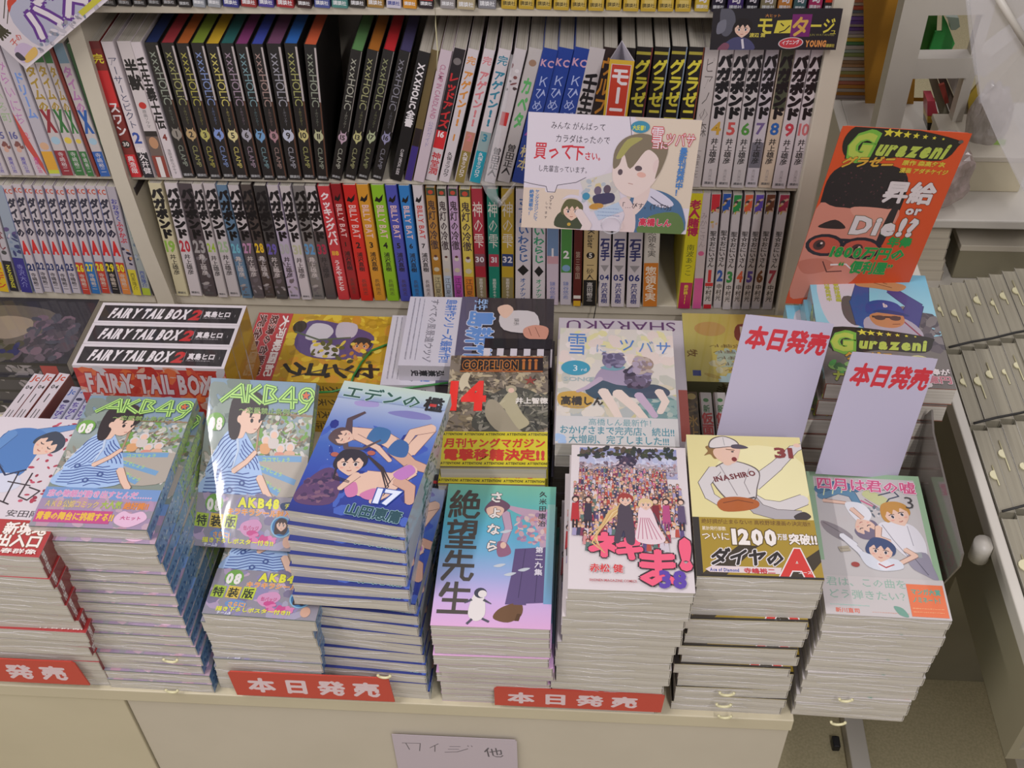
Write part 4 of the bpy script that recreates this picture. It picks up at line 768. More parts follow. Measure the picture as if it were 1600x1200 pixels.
# --- seated girl in a striped blue cotton robe, green outlined logo, number 08
def art_robe(special):
    A = Art(112, 174, '#7f8a80'); A.grad(0, 90, 112, 174, ['#8a9184', '#93a09c', '#7e93a4', '#6f8a9c']); flecks(A, 52, 96, 112, 140, 200, ['#8f9a7c', '#b7b7a8', '#6f9a4a', '#8f7a64', '#c3c0b8', '#67685a'], .8, 3, 51); flecks(A, 0, 60, 112, 100, 200, ['#b4aea2', '#8b8678', '#c5c2bc', '#67645c'], .6, 3, 52, 3); flecks(A, 0, 130, 60, 172, 40, ['#75827c', '#86938a', '#68766e'], 3, 8, 53)
    A.rect(56, 96, 58, 140, '#a5866a'); A.rect(56, 138, 112, 140, '#8f7b64')
    for x, y, c in ((66, 112, '#cf9a6a'), (82, 104, '#c98a7a'), (92, 106, '#cfa58a'), (74, 118, '#c8bfb8')): A.ell(x, y, 5, 5, '#c9c6c6'); A.ell(x, y-1, 3.4, 4, SK); A.smooth([(x-5, y-5), (x+5, y-5), (x+4, y-14), (x-4, y-14)], c)
    A.smooth([(58, 90), (112, 96), (112, 60), (70, 56)], '#a8a094')
    for k, (x0, y0, x1, y1) in enumerate(((56, 92, 104, 94), (50, 86, 100, 70), (52, 74, 84, 58))): A.line([(x0, y0), (x1, y1)], 6, '#6f9ac0'); A.text('ココでしょう', x0+8, y0-2.4, 5, '#9fc47c', bold=.05, fit=30, rot=math.degrees(math.atan2(y1-y0, x1-x0)))
    # robe
    A.smooth([(24, 118), (38, 124), (48, 112), (58, 96), (66, 76), (70, 56), (40, 48), (4, 52), (2, 64), (16, 84), (18, 104)], '#9db8dc')
    A.smooth([(20, 112), (30, 118), (38, 108), (34, 84), (16, 72), (6, 76)], '#a6c0e2'); A.hatch([(20, 112), (30, 118), (38, 108), (34, 84), (16, 72), (6, 76)], 52, 3.4, 1.0, '#3a5090', 2)
    A.hatch([(42, 112), (49, 110), (58, 96), (62, 80), (46, 82), (40, 96)], -50, 3.2, 1.0, '#3a5090', 2); A.hatch([(8, 70), (34, 78), (62, 76), (68, 58), (42, 50), (6, 54)], 6, 3.4, 1.0, '#3a5090', 3)
    A.line([(34, 122), (38, 100), (34, 80)], 3, '#b9c8dc', 1.5); A.limb([(36, 78), (48, 88), (56, 98)], 5, 4, SK, '#8a6a5c'); A.limb([(64, 72), (72, 58), (78, 50)], 7, 6, SK, '#8a6a5c')
    for x, y in ((20, 76), (46, 66), (34, 58)): A.ell(x, y, 3.2, 3.2, '#44598f'); A.ell(x, y, 1.4, 1.4, '#93aed0')
    A.limb([(38, 116), (42, 126)], 9, 8, SK)
    A.smooth([(26, 150), (24, 130), (28, 112), (36, 112), (38, 128), (34, 146)], '#2c2224')
    A.smooth([(32, 146), (34, 132), (44, 119), (52, 118), (57, 124), (60, 132), (58, 146)], SK)
    A.smooth([(26, 138), (26, 152), (38, 162), (54, 160), (64, 148), (63, 137), (58, 131), (57, 140), (52, 143), (47, 134), (45, 143), (38, 140), (35, 124), (30, 118)], '#2c2224')
    A.ell(49, 131, 1.6, 2.4, '#2c2628'); A.line([(46, 134.5), (51, 134.5)], .8, '#2c2628'); A.ell(57, 131, 1, 2, '#2c2628'); A.line([(52, 122), (55, 122.4)], .6, '#a0554e'); A.ell(36, 132, 2.6, 4, SK)
    # logo
    for w, c in ((5.2, '#5f8840'), (3.9, '#b2dc78'), (1.3, '#55803c')):
        L = lambda p: A.line(p, w, c)
        L([(14, 150), (34, 168), (38, 150)]); L([(24, 156), (37, 156)]); L([(42, 168), (42, 150)]); L([(54, 168), (43, 159), (56, 150)]); L([(60, 150), (60, 168), (70, 166), (66, 160), (72, 154), (60, 150)])
        L([(90, 146), (88, 168), (76, 154), (94, 154)]); P = [(104+7*math.cos(a*.6), 160+7*math.sin(a*.6)) for a in range(11)]; L(P); L([(110, 158), (104, 146), (98, 142)])
    A.star(103, 160, 5, '#c8643c'); A.text('〜恋愛禁止条例〜', 34, 139, 7, '#7f9c58', bold=.04, fit=62)
    A.ell(11, 128, 9.5, 9.5, '#6fa048', 20); A.text('08', 4, 120, 17, '#e4e0da', bold=.06, fit=15)
    if special:
        A.rect(0, 0, 112, 54, '#8b8792'); flecks(A, 0, 0, 112, 54, 60, ['#a593ae', '#8a84a8', '#9f9ab0', '#b9a0b4', '#77708a'], 2, 7, 61)
        A.ell(20, 44, 9.5, 9.5, '#6fa048', 20); A.text('08', 12, 37, 16, '#e4e0da', bold=.06, fit=16); A.text('AKB48', 44, 42, 13, '#d9d83e', bold=.06, out='#3c4a6a', ow=.04, fit=44); A.smooth([(90, 48), (112, 50), (112, 42), (92, 41)], '#27406a'); A.text('チーム', 93, 43, 6, '#d9d83e', bold=.04, fit=18)
        A.text('キラキラシール封入り', 34, 34, 7.5, '#d98a3c', bold=.05, out='#e0d4c4', fit=74)
        for x, c, ch in ((2, '#9fb83c', '特'), (17, '#d2b84a', '装'), (32, '#b8c83c', '版')): A.poly([(x, 20), (x+13, 19), (x+14, 33), (x+1, 34)], c); A.text(ch, x+1.5, 21.5, 12, '#252a20', bold=.04, fit=11)
        A.ell(30, 13, 11, 5, '#6a8cb8', 18); A.text('さらに!', 22, 10, 6.5, '#e3a04a', bold=.06, fit=18); A.smooth([(52, 26), (66, 30), (72, 22), (60, 12), (50, 18)], '#c790b4'); A.text('缶バッジ', 53, 19, 5, '#b03a70', bold=.04, fit=16)
        A.ell(92, 24, 11, 11, '#7fb0cc', 20); A.ell(92, 24, 9.6, 9.6, '#2f6a9c', 20); head(A, 92, 26, 6, '#3b2b2a', long=.7)
        A.ell(100, 9, 5, 6, '#c9a08a'); flecks(A, 60, 8, 88, 16, 14, ['#c04a86', '#d07aa8'], 1.4, 3.4, 63)
        A.text('描き下ろしポスター付き!!', 12, 4.6, 5.5, '#d6d840', bold=.05, fit=74); A.text('チームB', 14, .5, 4, '#dfe2ea', bold=.03)
    else:
        A.rect(0, 0, 112, 48, '#9a86a0'); A.rect(0, 34, 112, 48, '#6f8fbe'); flecks(A, 0, 0, 112, 34, 40, ['#a88aa4', '#b08c9c', '#8f8a94', '#b59aa8'], 2, 6, 66); A.text('恋の物語が動き出すとんだ……', 4, 37, 9, '#c98ab0', bold=.05, out='#e2d2da', fit=102)
        A.text('ＡＫＢ公認コミック', 6, 24, 9, '#c8b070', bold=.04, fit=52); A.text('大人気', 60, 24, 10, '#9ab04c', bold=.05, fit=20); A.text('絶好調!!', 82, 24, 9, '#cf8040', bold=.06, fit=24)
        A.rect(2, 5, 74, 20, '#b8487e'); A.text('青春の舞台に挑戦する!!', 3, 9, 10, '#d9b040', bold=.06, fit=74); A.smooth([(78, 14), (84, 21), (92, 18), (102, 21), (108, 12), (94, 2), (80, 6)], '#d6b0c8'); A.text('大ヒット', 83, 11, 5, '#b03a70', bold=.04, fit=20)
    return A
def spine_robe():
    A = Art(15, 174); A.grad(0, 0, 15, 174, ['#5f86b0', '#6f94bc', '#7aa0c0', '#8a9a86', '#7f9070', '#98a08c']); flecks(A, 0, 90, 15, 174, 30, ['#8aa860', '#6f8a58', '#a09a8c', '#5a80a8'], 1, 3, 71); flecks(A, 0, 0, 15, 90, 40, ['#4a6f9c', '#8fb0d0', '#3f6494', '#a8b8c0'], .8, 2, 72); A.vtext('恋愛禁止', 7.5, 80, 150, '#9fc060', bold=.04, wmax=12); return A
# --- figure in blue with red petals, red band
def art_petals():
    A = Art(112, 174, '#cdc4c8'); flecks(A, 60, 60, 110, 172, 46, ['#a83a4c', '#8f2c3e', '#b85064'], .8, 2.4, 81); A.limb([(40, 150), (66, 158), (92, 166)], 13, 5, '#5d86ba', '#35507c'); A.ell(96, 167, 4, 3, SK); A.line([(96, 166), (108, 150)], 1.4, '#4c4a5c')
    A.smooth([(16, 150), (40, 160), (62, 150), (60, 120), (54, 96), (30, 92), (14, 110)], '#4c77b0'); A.limb([(24, 150), (10, 120), (30, 104)], 12, 7, '#5d86ba', '#35507c'); A.smooth([(30, 96), (50, 98), (60, 84), (46, 74), (26, 80)], '#c7c9d6'); A.line([(20, 118), (40, 96), (58, 104)], 2, '#2c3450'); head(A, 66, 138, 15, '#3a4250', rot=-35, closed=True)
    A.line([(12, 84), (30, 78), (28, 92), (14, 90), (40, 72), (44, 58), (34, 60), (42, 66), (58, 60)], 1.6, '#33292c'); A.line([(52, 100), (52, 62)], 1.5, '#33292c'); A.line([(46, 88), (70, 84)], 1.4, '#33292c'); A.line([(66, 100), (64, 70), (74, 66), (82, 78), (70, 82)], 1.5, '#33292c'); A.text('D', 92, 62, 13, '#b0303c', bold=.05)
    A.text('安田剛士', 60, 46, 9, '#3a3436', bold=0, fit=46); A.rect(0, 0, 112, 42, '#a83434'); A.text('新境地', 66, 26, 15, '#e6dcd4', bold=.05, out='#6d4a28', ow=.05, fit=42); A.text('出入口', 64, 12, 15, '#e6dcd4', bold=.05, out='#6d4a28', ow=.05, fit=44); scribble(A, 2, 4, 60, 38, 5, '#e0c8bc', 8, 1.6); A.text('青春群像', 62, 3, 6, '#e6dcd4', bold=.03, fit=46)
    return A
def logo_gura(A, x, y, w, c='#a9b84a', h=None):
    """starred logo word on a black swoosh, w wide, baseline near y"""
    s = w/100
    A.smooth([(x-2*s, y+16*s), (x+10*s, y+30*s), (x+50*s, y+29*s), (x+100*s, y+20*s), (x+103*s, y+13*s), (x+92*s, y-3*s), (x+50*s, y-2*s), (x+20*s, y-9*s), (x+2*s, y-2*s)], '#1f1d16')
    A.text('G', x, y-6*s, 40*s, '#6fa83a', bold=.10, out='#1f1d16', fit=28*s, sk=.15); A.text('G', x+1.4*s, y-4*s, 35*s, c, bold=.05, fit=24*s, sk=.15); A.text('urazeni', x+29*s, y, 21*s, c, bold=.06, fit=66*s, sk=.25)
    for i in range(7): A.star(x+36*s+i*8.5*s, y+23.5*s-i*.6*s, (5.2-i*.62)*s, '#cfc23a')
def art_batter():
    A = Art(128, 182); A.grad(0, 60, 128, 182, ['#86b6c4', '#8fc2d0', '#6fb0c8']); A.rect(0, 0, 128, 62, '#6c6660'); A.smooth([(10, 170), (40, 176), (52, 150), (56, 120), (44, 90), (20, 84), (8, 120)], '#c3bcc4'); flecks(A, 90, 60, 128, 120, 40, ['#5c5458', '#77706f', '#4c464c'], 3, 8, 91); A.smooth([(34, 140), (56, 132), (58, 100), (40, 92), (30, 110)], '#5b5050')
    A.limb([(54, 100), (50, 130), (56, 158)], 26, 14, '#34508c', '#22305c'); A.limb([(96, 96), (108, 128), (88, 152)], 22, 12, '#41407c', '#22305c'); A.smooth([(50, 160), (54, 176), (70, 180), (86, 170), (104, 162), (94, 152), (70, 156)], '#b08458'); A.line([(60, 176), (84, 164)], 1, '#6a4a30'); A.line([(58, 170), (88, 158)], 1, '#6a4a30')
    A.smooth([(54, 106), (84, 110), (104, 96), (106, 74), (60, 70), (50, 84)], '#a39aa6'); A.line([(86, 112), (108, 76)], 2, '#8a3c50'); A.smooth([(58, 110), (62, 94), (80, 90), (92, 98), (92, 112), (76, 116)], '#b57a50'); A.rect(60, 106, 90, 109, '#3a2a24'); A.ell(68, 106, 6, 4, '#4c3a36'); A.ell(84, 106, 6, 4, '#4c3a36'); A.line([(80, 96), (88, 97)], .8, '#5c3020')
    A.smooth([(56, 112), (58, 130), (74, 136), (90, 130), (94, 114), (76, 118)], '#2f4488'); A.smooth([(62, 116), (76, 120), (96, 114), (98, 110), (78, 113)], '#26386e'); A.text('b', 74, 124, 9, '#c9b8b8', bold=.06)
    A.vtext('大人気野球漫画', 28, 130, 174, '#a8ac3a', bold=.05, wmax=7); A.vtext('第四巻発売中', 18, 130, 170, '#a8ac3a', bold=.05, wmax=6)
    logo_gura(A, 8, 56, 106); A.text('グラゼニ', 24, 38, 13, '#c99a34', bold=.06, out='#2a241c', fit=50, rot=2); A.ell(98, 40, 11, 8, '#c6bf86'); A.ell(98, 40, 9, 6.4, '#8f9a52'); A.text('4', 95, 36, 10, '#e0dcc0', bold=.05)
    A.smooth([(56, 4), (66, 30), (90, 32), (104, 10), (100, 0), (60, 0)], '#c2bab8'); A.line([(76, 30), (84, 6)], .8, '#776f70'); flecks(A, 8, 20, 32, 34, 14, ['#4f9a4c', '#7fae5c', '#3c6a3c'], 2, 4, 92); A.text('ナツ', 8, 6, 16, '#8f9a3a', bold=.07, out='#3a2820', fit=24); A.text('年俸が', 96, 20, 10, '#cfc6c4', bold=.05, out='#5c4a4a', fit=30); A.text('2億円', 92, 8, 12, '#b06a74', bold=.05, out='#d8ccca', fit=34)
    return A
def art_landscape(kind):
    """portrait covers that lie sideways in the back row"""
    if kind == 'warrior':
        A = Art(128, 182, '#b8941e'); flecks(A, 0, 44, 128, 182, 200, ['#c9a82a', '#a8861c', '#d2b93c', '#b89426', '#c08a2a'], 3, 8, 101)
        A.rect(0, 0, 128, 46, '#b54444'); A.vtext('秋臨の怒る引用', 52-14, 3, 0+44, '#e6dcd6', bold=.02, wmax=8)
        A.rect(0, 0, 128, 46, '#b54444')
        for i, (t, c, o, s) in enumerate((('大河戦国記', '#e6dcd6', '#8f2f30', 14), ('怒涛の合戦巻', '#5c2b26', '#e0d0c8', 20), ('完全開幕!!', '#5c2b26', '#e0d0c8', 20))): A.text(t, 4, 34-i*15, 11, c, bold=.05, out=o, ow=.05, fit=118)
        A.smooth([(14, 70), (60, 60), (84, 90), (80, 150), (40, 160), (20, 120)], '#5a4a74'); A.smooth([(20, 76), (48, 72), (50, 96), (34, 106), (20, 96)], '#c3bfc4'); A.smooth([(56, 84), (80, 88), (82, 118), (62, 116)], '#c6bfc4'); A.smooth([(16, 110), (44, 112), (42, 134), (18, 134)], '#b9b2ba'); head(A, 58, 146, 13, '#33312c', skin='#c98a4a', rot=90); A.ell(26, 60, 12, 9, '#3a3424'); flecks(A, 50, 80, 90, 170, 40, ['#d8bf3a', '#5c5a2a', '#3f4220', '#b07a2a', '#cdb64a'], 1.5, 4, 102); A.line([(36, 56), (50, 90), (44, 130)], 3, '#57604c'); A.line([(120, 70), (100, 120), (116, 170)], 2, '#574a3a')
        A.vtext('センゴク', 106, 54, 178, '#28241c', bold=.05, wmax=30, size=34); return A
    if kind == 'suit':
        A = Art(128, 182, '#3a3234'); A.rect(0, 0, 128, 66, '#c6c2cb')
        A.vtext('島耕作シリーズ最新作!!', 0, 0, 0, '#3f6fb8') if False else None
        for i, (t, c, s) in enumerate((('島耕作シリーズ最新作!!', '#3f6fb8', 15), ('すべての風景違ウツゾ', '#6c6a74', 12))): A.text(t, 4, 48-i*20, s, c, bold=.03-.02*i, fit=118)
        scribble(A, 4, 4, 118, 22, 3, '#8a8894', 4, .8)
        A.rect(0, 66, 128, 86, '#57526a'); A.text('島耕作', 26, 80, 34, '#5f8ac6', bold=.05, out='#c9ccda', ow=.04, fit=96); A.text('学生', 4, 84, 18, '#8fb0d8', bold=.03, fit=22)
        A.smooth([(30, 118), (62, 122), (64, 162), (28, 158)], '#c9c2c2'); A.smooth([(20, 112), (34, 116), (40, 124), (24, 132), (14, 124)], SK, 3); A.smooth([(60, 146), (76, 150), (80, 172), (58, 176), (52, 160)], '#c98f7a'); A.line([(58, 152), (72, 156)], .7, '#7a4a3c'); A.line([(56, 160), (74, 166)], .7, '#7a4a3c'); A.text('課長', 40, 134, 7, '#555'); A.rect(78, 100, 96, 182, '#1f1b22')
        for k, yy in enumerate(range(100, 182, 16)): A.rect(96, yy, 128, yy+8, '#cfc9cf')
        return A
    if kind == 'dark':
        A = Art(128, 182, '#2c2a2e'); A.smooth([(20, 40), (70, 30), (100, 60), (96, 120), (60, 150), (24, 120)], '#5c544c'); A.smooth([(40, 60), (70, 54), (84, 84), (70, 110), (44, 104)], '#8a7c6c'); flecks(A, 40, 110, 120, 176, 90, ['#4a4248', '#5c4f58', '#3a363c', '#6a5660', '#44444c'], 3, 8, 111); flecks(A, 90, 10, 128, 110, 40, ['#4c4a3a', '#2b2d55', '#3d3a2a', '#55514c'], 3, 8, 112); A.ell(10, 20, 6, 8, '#b9b2b4'); A.ell(10, 20, 4.4, 6.4, '#2a282c'); A.ell(10, 20, 1.6, 3, '#b9b2b4')
        return A
    if kind == 'farm':
        A = Art(128, 182, '#bfa94a'); A.grad(0, 0, 128, 182, ['#c9bf6a', '#c4b254', '#c29a4a', '#b9a66a', '#b9c2b4']); flecks(A, 70, 30, 128, 182, 70, ['#a9c0c0', '#c9c29a', '#b8a04a', '#c8b87a', '#a8b6a0'], 3, 9, 121)
        A.smooth([(84, 130), (112, 120), (120, 92), (104, 76), (84, 96)], '#c98a3c'); A.ell(30, 34, 14, 20, '#c29a54'); A.smooth([(20, 70), (50, 66), (56, 96), (26, 100)], '#7c3a2c'); A.rect(24, 72, 52, 78, '#c9b8a0')
        for i in range(5): A.vtext('北の大地の牧場で', 62+i*11, 30+i*4, 150, '#6a4a2a', bold=.0, wmax=7)
        A.rect(108, 8, 118, 18, '#3c4a8a'); A.text('牧', 70, 4, 14, '#7c5a2c', bold=.02)
        return A
    if kind == 'white':
        A = Art(148, 210, '#bdb5bb'); A.text('SHARAKU', 8, 4, 24, '#5e3a64', bold=.0, fit=132); A.vtext('写楽江戸', 138, 90, 190, '#5f4b58', bold=-.01, wmax=12); A.rect(0, 120, 10, 200, '#a8564c'); return A
# ------------------------------------------------------------------ stacks of new books on the display base
ORD = ['first', 'second', 'third', 'fourth', 'fifth', 'sixth', 'seventh', 'eighth', 'ninth', 'tenth', 'eleventh', 'twelfth', 'thirteenth', 'fourteenth', 'fifteenth', 'sixteenth', 'seventeenth', 'eighteenth']
def stack(bk, n, top, bot, top_label, rest_label, group, cat='book', z0=ZT, jit=(1.2, 1.6, .8), steps={}, name='manga_book', seed=1, curve=1.0, tz=None, film=True):
    """n copies from z0 up; top / bot = (x, y, degrees) of the centre of the uppermost / lowest copy"""
    rr = random.Random(seed); t = bk.t; out = []
    for i in range(n):
        q = (i/(n-1))**curve if n > 1 else 1
        x, y, r = (bot[k]+(top[k]-bot[k])*q for k in range(3))
        if i < n-1: x += rr.uniform(-1, 1)*jit[0]; y += rr.uniform(-1, 1)*jit[1]; r += rr.uniform(-1, 1)*jit[2]
        d = steps.get(n-1-i, (0, 0, 0)); x += d[0]; y += d[1]; r += d[2]
        lab = top_label if i == n-1 else '%s, %s below the top' % (rest_label, ORD[n-2-i])
        e = bk.place(name, lab, cat, x, y, z0+i*(t+.25), r, group); out.append(e)
        if film and bk.pages_mat is M_PAGESW: bk.seam(e, rr.randint(0, 3))
    return out
def nbook(ztop, z0, want):   # number of copies and exact thickness for a stack height
    H = ztop-z0; n = max(1, round(H/want)); return n, H/n-.25
def front(u, v, z, h): p = onZ(u, v, z); return p.x, p.y+h/2
def plain_spine(t, h, c, title, tc): return spine_art(t, h, c, [('v', title, .12, .6, tc, .04, .85), ('n', '講談社', .96, .3, tc)])
# April-like stack (far right of the front row)
n, t = nbook(-866, ZT, 14.6); bk = Book(112, 174, t, '#b6b0a4', art_april(), plain_spine(t, 174, '#8fae8c', '四月は君の嘘', '#c8567e'))
stack(bk, n, (288, 695, -1.2), (284, 698, -1), 'top manga of the far right front stack, lying schoolmates in a green border', 'shrink-wrapped copy under the green-bordered schoolmates manga', 'green-bordered manga stack', seed=2, jit=(1.0, 1.4, .7))
n, t = nbook(-820, ZT, 15); bk = Book(112, 174, t, '#b6b0a4', art_pitcher(), plain_spine(t, 174, '#c9c0b8', 'ダイヤの', '#222'))
stack(bk, n, (165, 699, .3), (162, 700, -.3), 'top manga with a baseball pitcher on yellow and the number 31', 'shrink-wrapped black-banded copy under the yellow pitcher manga', 'yellow pitcher manga stack', seed=3, jit=(3, 1.0, .6), steps={1: (-1, -.5, 0), 3: (0, 1, 0), 4: (-3, -3.5, .3), 5: (-1, 1, 0), 7: (-6, -3.5, .4), 9: (-8, -4.5, .4)})
n, t = nbook(-820, ZT, 15); bk = Book(112, 174, t, '#b6b0a4', art_crowd(), plain_spine(t, 174, '#d0c8c8', 'ネギま', '#c8567e'))
stack(bk, n, (51, 680, .2), (34, 695, -.4), 'top white manga with a crowd picture and violet number 38', 'shrink-wrapped white copy under the crowd-cover manga', 'crowd-cover manga stack', seed=4, jit=(2.2, .8, .6), curve=.9)
n, t = nbook(-885, ZT, 16); bk = Book(112, 174, t, '#b8a4b0', art_bow(), plain_spine(t, 174, '#b9a6cf', '絶望先生', '#444'))
stack(bk, n, (-76, 680, .2), (-78, 698, 0), 'top teal to pink manga with huge vertical characters and a bowing person', 'pink-footed copy under the teal and pink manga with huge characters', 'teal and pink manga stack', seed=5, jit=(2.5, 1.2, .5), steps={1: (1, -3, 0), 2: (0, -4, .3), 3: (1, -5, 0), 4: (6, -8, 0), 5: (5, -3, 0)})
# swimmers
n, t = nbook(-793, ZT, 15.2); bk = Book(112, 174, t, '#b6b0a4', art_sea(), plain_spine(t, 174, '#b9c0c8', 'エデンの檻', '#2f5f5a'))
P = onZ(590, 1092, ZT); st = {}
for k in range(1, 7): st[k] = (-2.0*k, -1.8*k, .7*k)
stack(bk, n, (-196, 727, -7.9), (P.x+2, 700, -2), 'top blue manga with two swimmers and the number 17, twisted on its stack', 'blue-edged copy in the twisted swimmers stack', 'blue swimmers manga stack', seed=6, jit=(1.2, 1.6, 1.0), steps=st)
# girl in striped robe, left stack
n, t = nbook(-808.5, ZT, 15.0); bkA = Book(112, 174, t, '#b6b0a4', art_robe(False), spine_robe() if abs(t-15) < 3 else None)
stack(bkA, n, (-449, 718, 0), (onZ(258, 1080, ZT).x-1, 697, -1), 'top manga of the second front stack, striped blue robe and number 08', 'silvery shrink-wrapped copy under the left striped robe manga', 'left striped robe manga stack', seed=7, jit=(1.8, 1.5, 1.0), steps={1: (3, -2, 0)})
# special edition, right of it: one leaning, one flat on a stack
zt = -908; n, t = nbook(zt, ZT, 15.6); bkS = Book(112, 174, t, '#b6b0a4', art_robe(True), spine_robe())
px = onZ(318, 962, zt)
stack(bkS, n, (px.x+57, px.y+87, -2), (onZ(347, 1082, ZT).x+56, 699, -1), 'flat special-edition manga just under the leaning one, yellow and pink lettering', 'shrink-wrapped copy low in the stack under the leaning special edition', 'special-edition robe manga stack', seed=8, jit=(1.4, 1.6, .9), steps={1: (-2, 2, 0)})
b_ = math.radians(34.6); bx, by, bz = -330, 758, -853.5
bkS.place('manga_book', 'leaning special-edition manga with striped blue robe and a bright tube reflection', 'book', bx, by+t*math.sin(b_), bz-t*math.cos(b_), -2, 'special-edition robe manga stack', tilt=(34.6, 0))
# petals, far left
P = onY(64, 870, 602); n, t = nbook(P.z, ZT, 15.5); bk = Book(112, 174, t, '#b6b0a4', art_petals(), plain_spine(t, 174, '#7a2a2a', '出入口', '#ddd'))
stack(bk, n, (P.x-56, 689, -1), (onZ(178, 1068, ZT).x-57, 699, 0), 'top manga of the far left front stack, petals and a red paper band', 'red-banded copy under the petals manga', 'red-banded petals manga stack', seed=9, jit=(1.6, 1.4, .6), steps={1: (0, -2, 0), 2: (0, -1.5, 0), 8: (5, -2, 0)})
# ---- middle row
n, t = nbook(-875, ZT, 16.5); bk = Book(112, 174, t, '#c9bc2a', art_ruins(), plain_spine(t, 174, '#6a5f50', 'コッペリオン', '#ddd'), pages=M_PAGESF)
stack(bk, n, (-89, 868, 1.9), (-88, 872, 0), 'ruins-cover manga with red number 14 and yellow attention band', 'yellow-banded copy under the ruins-cover manga', 'ruins-cover manga stack', seed=10, steps={1: (0, -9, 0), 2: (0, -8, 0)})
n, t = nbook(-851, -887, 18); bk = Book(128, 182, t, '#c8c4c0', art_snow(), plain_spine(t, 182, '#c9c4c0', '雪にツバサ', '#5f88c0'), pages=M_PAGESF)
stack(bk, n, (41, 888, 0), (40, 889, 0), 'pale watercolour manga with blue title and two seated people', 'copy under the pale watercolour manga', 'pale watercolour manga stack', seed=11, z0=-887)
n, t = nbook(-789, ZT, 21.5); bkG = Book(128, 182, t, '#8a4a34', art_batter(), spine_art(t, 182, '#5a4a3a', [('b', 0, .3, '#7fb0bc'), ('v', 'グラゼニ', .3, .7, '#b8c03a', .05, .9), ('m', .7, 1, ['#3a4a2a', '#8a9a3a', '#4a3020'], 10)]), pages=M_PAGESF, left=True)
stack(bkG, n, (301, 916, -1.2), (284, 906, -1), 'top thick manga of the tall right stack, capped player stretching his arms', 'thick copy in the tall stepped stack under the stretching player manga', 'tall stretching player manga stack', seed=12, jit=(2.0, 1.5, .8), steps={0: (13, 6, -.4), 1: (12, 5, 0)})
# ---- back row, lying sideways
RZ = -90
def sideways(kind, z, w, h, want, x, y, rz, label, rest, group, base, spine, seed, steps={}, nmax=None, matp=None, jit=(1.5, 1.5, .8)):
    n, t = nbook(z, ZT, want); bk = Book(w, h, t, base, art_landscape(kind), spine(t) if spine else None, pages=M_PAGESF)
    return stack(bk, n, (x, y, rz), (x, y+4, rz), label, rest, group, seed=seed, steps=steps, jit=jit)
sideways('warrior', -956, 128, 182, 22, -334, 1050, RZ-.8, 'yellow sideways manga with red paper band, tied with green string', 'copy under the yellow sideways manga with red band', 'yellow sideways manga stack', '#b8941e', lambda t: spine_art(t, 182, '#b8941e', [('v', 'センゴク天正記', .1, .6, '#4a3a14', .03, .7)]), 13)
sideways('suit', -904, 128, 182, 24, -124, 1030, RZ+.6, 'sideways manga with white paper band and hands holding a name card', 'white-banded copy under the name card manga', 'sideways name card manga stack', '#c6c2cb', lambda t: spine_art(t, 182, '#4a4450', [('b', .64, 1, '#c6c2cb'), ('v', '弘兼憲史', .7, .92, '#2a2730', .05, .8)]), 14, steps={1: (-22, -8, 0), 2: (-20, -6, 0)})
sideways('dark', -960, 128, 182, 22, -741, 1075, RZ, 'glossy black sideways book under streaky film beside the boxed sets', 'black book with round spine mark under the glossy black one', 'glossy black sideways books', '#2c2a2e', lambda t: spine_art(t, 182, '#3a383c', [('c', .72, .5, '#b0aaac', 1.4), ('c', .72, .34, '#2a282c', 1.6), ('m', .2, .6, ['#7a7674', '#2a2829', '#8a8486'], 24), ('b', .08, .2, '#a8403c'), ('p', 0, 0, .2, 1, '#1a191b')]), 15, steps={1: (10, -6, 0), 2: (12, -8, 0), 3: (14, -9, 0)})
sideways('farm', -950, 128, 182, 22, 222, 1064, RZ, 'yellow and orange sideways book behind the left white sign', 'copy under the yellow and orange sideways book', 'yellow orange sideways books', '#a89a5c', lambda t: spine_art(t, 182, '#8a8460', [('v', '牧場', .5, .8, '#5a4a2a')]), 16)
n, t = nbook(-887, ZT, 27); bk = Book(148, 210, t, '#bdb5bb', art_landscape('white'), spine_art(t, 210, '#b0a0a4', [('v', '江戸写楽帖全集', .1, .8, '#8a4a5a', .0, .7)]), pages=M_PAGESF)
stack(bk, n, (48, 934, 180), (46, 936, 180), 'large white book upside down behind the watercolour manga, thin violet capitals', 'large white book in the pile under the violet capitals one', 'large white books', seed=17)
